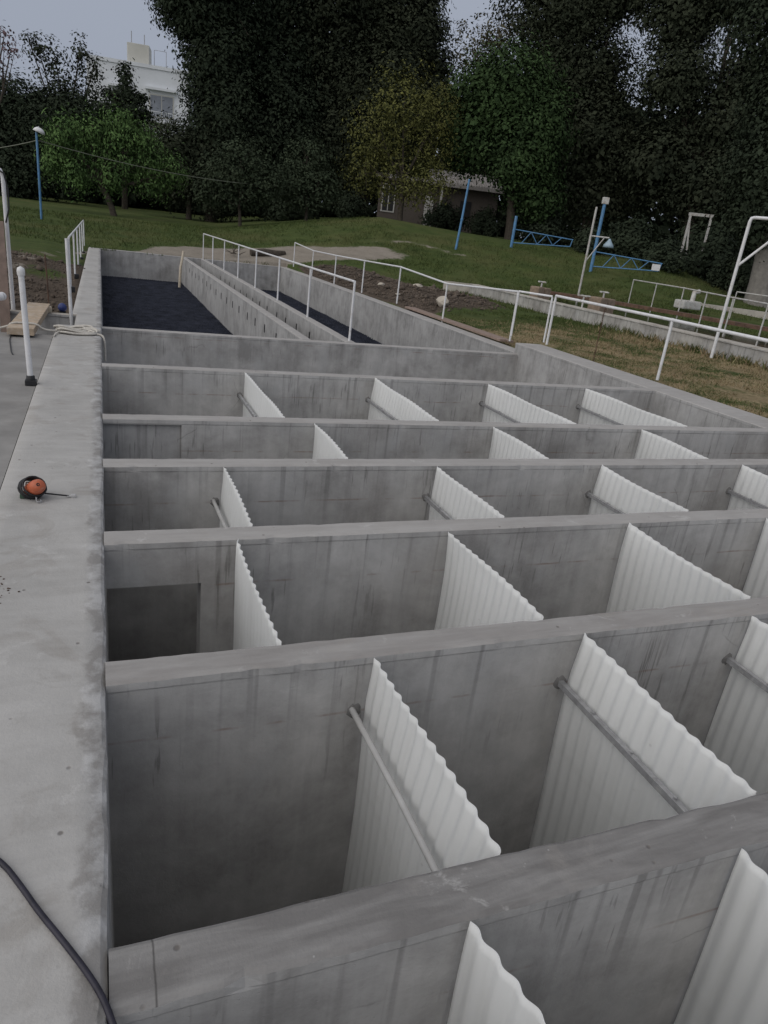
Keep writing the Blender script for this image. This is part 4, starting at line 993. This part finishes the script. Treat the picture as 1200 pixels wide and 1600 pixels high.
tree('small_tree', T['T12'], 'small grey green tree with a thin pale trunk left of centre on the lawn edge', 'leaf_grey', 7500, .2, 15, trunk_r=.10, clump=.28)
tree('small_tree', T['T13'], 'small grey green tree nearer the middle, right of its similar neighbour', 'leaf_grey', 6000, .2, 16, trunk_r=.09, clump=.28)
tree('blossom_tree', T['T11'], 'pinkish twigs of a blossoming tree poking in at the top left corner', 'leaf_pink', 700, .13, 17, trunk_r=.12, shell=.1, clump=.16, per=4)
# undergrowth along the foot of the trees
shr = ((17.2,54.2,2.9,-.32), [(0,.7,1.5,.95),(-.9,.5,1.0,.7),(1.0,.6,1.1,.8),(.2,1.3,.9,.6)])
SG = 'dark bushes under the trees'
spots = [(17.2,54.2,1.0,'dark bush under the trees left of the brick house window'),(24.1,52.2,1.0,'dark bush hiding the foot of the brick house wall beside its pale door'),(26.6,49.6,.9,'dark bush against the right wall of the brick house'),
         (29.9,46.6,1.25,'dark bush under the rich green tree'),(28.2,39.6,.9,'dark bush just right of the farther blue barrier'),(33.6,41.5,1.35,'dark bush behind the barrier with the white plate'),
         (30.2,34.2,1.0,'dark bush at the lawn edge right of the white plate'),(33.8,34.0,1.2,'dark bush right beside the pale wooden frame'),(32.2,31.3,1.0,'dark bush on the lawn edge between frame and thick grey trunk'),
         (37.0,38.0,1.6,'large dark bush behind the pale wooden frame'),(13.4,57.5,1.3,'dark bush behind the two small grey green trees'),(39.5,33.5,1.5,'dark bush behind the thick grey trunk')]
b0 = None
for x, y, s, lab in spots:
    if b0 is None:
        b0 = tree('bush', shr, lab, 'leaf_dark', 4200, .2, 30, cat='bush', group=SG, trunk_r=.06, shell=.35, clump=.22); o = b0
    else: o = copy_tree(b0)
    o.location = (x, y, gz(x, y)); o.rotation_euler = (0,0,x*1.7); o.scale = (s, s, s*random.uniform(.85,1.15)); o['label'] = lab
# the wood that closes the view behind the nearer trees
def wood():
    rng = np.random.default_rng(50); L = []
    for a in np.arange(-14, 66, 1.6):
        r = 84+rng.uniform(-5,5); h = float(np.interp(a, [-14,-5,0,6,10,14,66],[9,8,6.5,6.5,11,14,14]))*rng.uniform(.85,1.1)
        A = math.radians(a); L.append((r*math.sin(A), r*math.cos(A), h, 3.2))
    V = []
    for x, y, h, w in L:
        n = 1000; d = rng.normal(size=(n,3)); d /= np.linalg.norm(d,axis=1,keepdims=True)
        z0 = gz(x, y); p = np.stack([x+d[:,0]*w, y+d[:,1]*w*.7, z0+h*.5+d[:,2]*h*.52],1)+rng.normal(0,.4,(n,3))
        ax = rng.normal(size=(n,3)); ax /= np.linalg.norm(ax,axis=1,keepdims=True); sd = np.cross(ax, rng.normal(size=(n,3))); sd /= np.linalg.norm(sd,axis=1,keepdims=True)
        s = .55*rng.uniform(.6,1.4,n)[:,None]
        V.append(np.stack([p-ax*s, p+sd*s*.55, p+ax*s, p-sd*s*.55],1).reshape(-1,3))
    V = np.concatenate(V); o = raw_mesh('wood', V, np.arange(len(V)).reshape(-1,4), M['leaf_dark'])
    tag(o, 'dark wood closing the view behind the nearer trees', 'wood', kind='stuff')
wood()

# ------------------------------------------------------------------ sky, sun, camera
def setup_world():
    w = bpy.data.worlds.new('World'); SC.world = w; w.use_nodes = True
    n = w.node_tree.nodes; l = w.node_tree.links; n.clear()
    out = n.new('ShaderNodeOutputWorld'); bg1 = n.new('ShaderNodeBackground'); bg2 = n.new('ShaderNodeBackground'); mx = n.new('ShaderNodeMixShader')
    sky = n.new('ShaderNodeTexSky'); sky.sky_type = 'NISHITA'; sky.sun_disc = False
    sky.sun_elevation = rad(35); sky.sun_rotation = rad(240); sky.dust_density = 4; sky.air_density = 1.2
    hs = n.new('ShaderNodeHueSaturation'); hs.inputs['Saturation'].default_value = .3; l.new(sky.outputs[0], hs.inputs['Color'])
    l.new(hs.outputs[0], bg1.inputs[0]); bg1.inputs[1].default_value = .05
    # overcast: brighter overhead than at the horizon, soft cloud
    tc = n.new('ShaderNodeTexCoord'); sp = n.new('ShaderNodeSeparateXYZ'); l.new(tc.outputs['Generated'], sp.inputs[0])
    rp = n.new('ShaderNodeValToRGB'); e = rp.color_ramp
    e.elements[0].position = 0.0; e.elements[0].color = (.30,.335,.41,1); e.elements[1].position = 1.0; e.elements[1].color = (.44,.45,.48,1)
    k = e.elements.new(.38); k.color = (.322,.357,.435,1)
    ns = n.new('ShaderNodeTexNoise'); ns.inputs['Scale'].default_value = 2.2; ns.inputs['Detail'].default_value = 5; l.new(tc.outputs['Generated'], ns.inputs['Vector'])
    ad = n.new('ShaderNodeMath'); ad.operation = 'MULTIPLY_ADD'; l.new(ns.outputs['Fac'], ad.inputs[0]); ad.inputs[1].default_value = .22; 
    sb = n.new('ShaderNodeMath'); sb.operation = 'SUBTRACT'; l.new(sp.outputs[2], sb.inputs[0]); sb.inputs[1].default_value = .11; l.new(sb.outputs[0], ad.inputs[2])
    l.new(ad.outputs[0], rp.inputs[0]); l.new(rp.outputs[0], bg2.inputs[0]); bg2.inputs[1].default_value = 1.0
    mx.inputs[0].default_value = .86; l.new(bg1.outputs[0], mx.inputs[1]); l.new(bg2.outputs[0], mx.inputs[2]); l.new(mx.outputs[0], out.inputs[0])
setup_world()
sun = bpy.data.lights.new('sun', 'SUN'); sun.energy = 1.5; sun.angle = rad(100); sun.color = (1,.955,.89)
so = bpy.data.objects.new('sun', sun); COL.objects.link(so); so.rotation_euler = Vector((-.80,-.27,.56)).to_track_quat('Z','Y').to_euler()
cam = bpy.data.cameras.new('camera'); co = bpy.data.objects.new('camera', cam); COL.objects.link(co); SC.camera = co
cam.sensor_fit = 'VERTICAL'; cam.sensor_height = 36; cam.sensor_width = 27; cam.lens = 1094.9/1600*36; cam.clip_start = .05; cam.clip_end = 600
f = Vector((.36500275,.85699924,-.36376544)); r = Vector((.93060081,-.34737426,.11538307)); u = Vector((.02747955,.38063555,.92431675))
co.matrix_world = Matrix(((r.x,u.x,-f.x,0),(r.y,u.y,-f.y,0),(r.z,u.z,-f.z,1.65),(0,0,0,1)))
SC.view_settings.view_transform = 'Standard'; SC.view_settings.look = 'None'; SC.view_settings.exposure = .2; SC.view_settings.gamma = 1
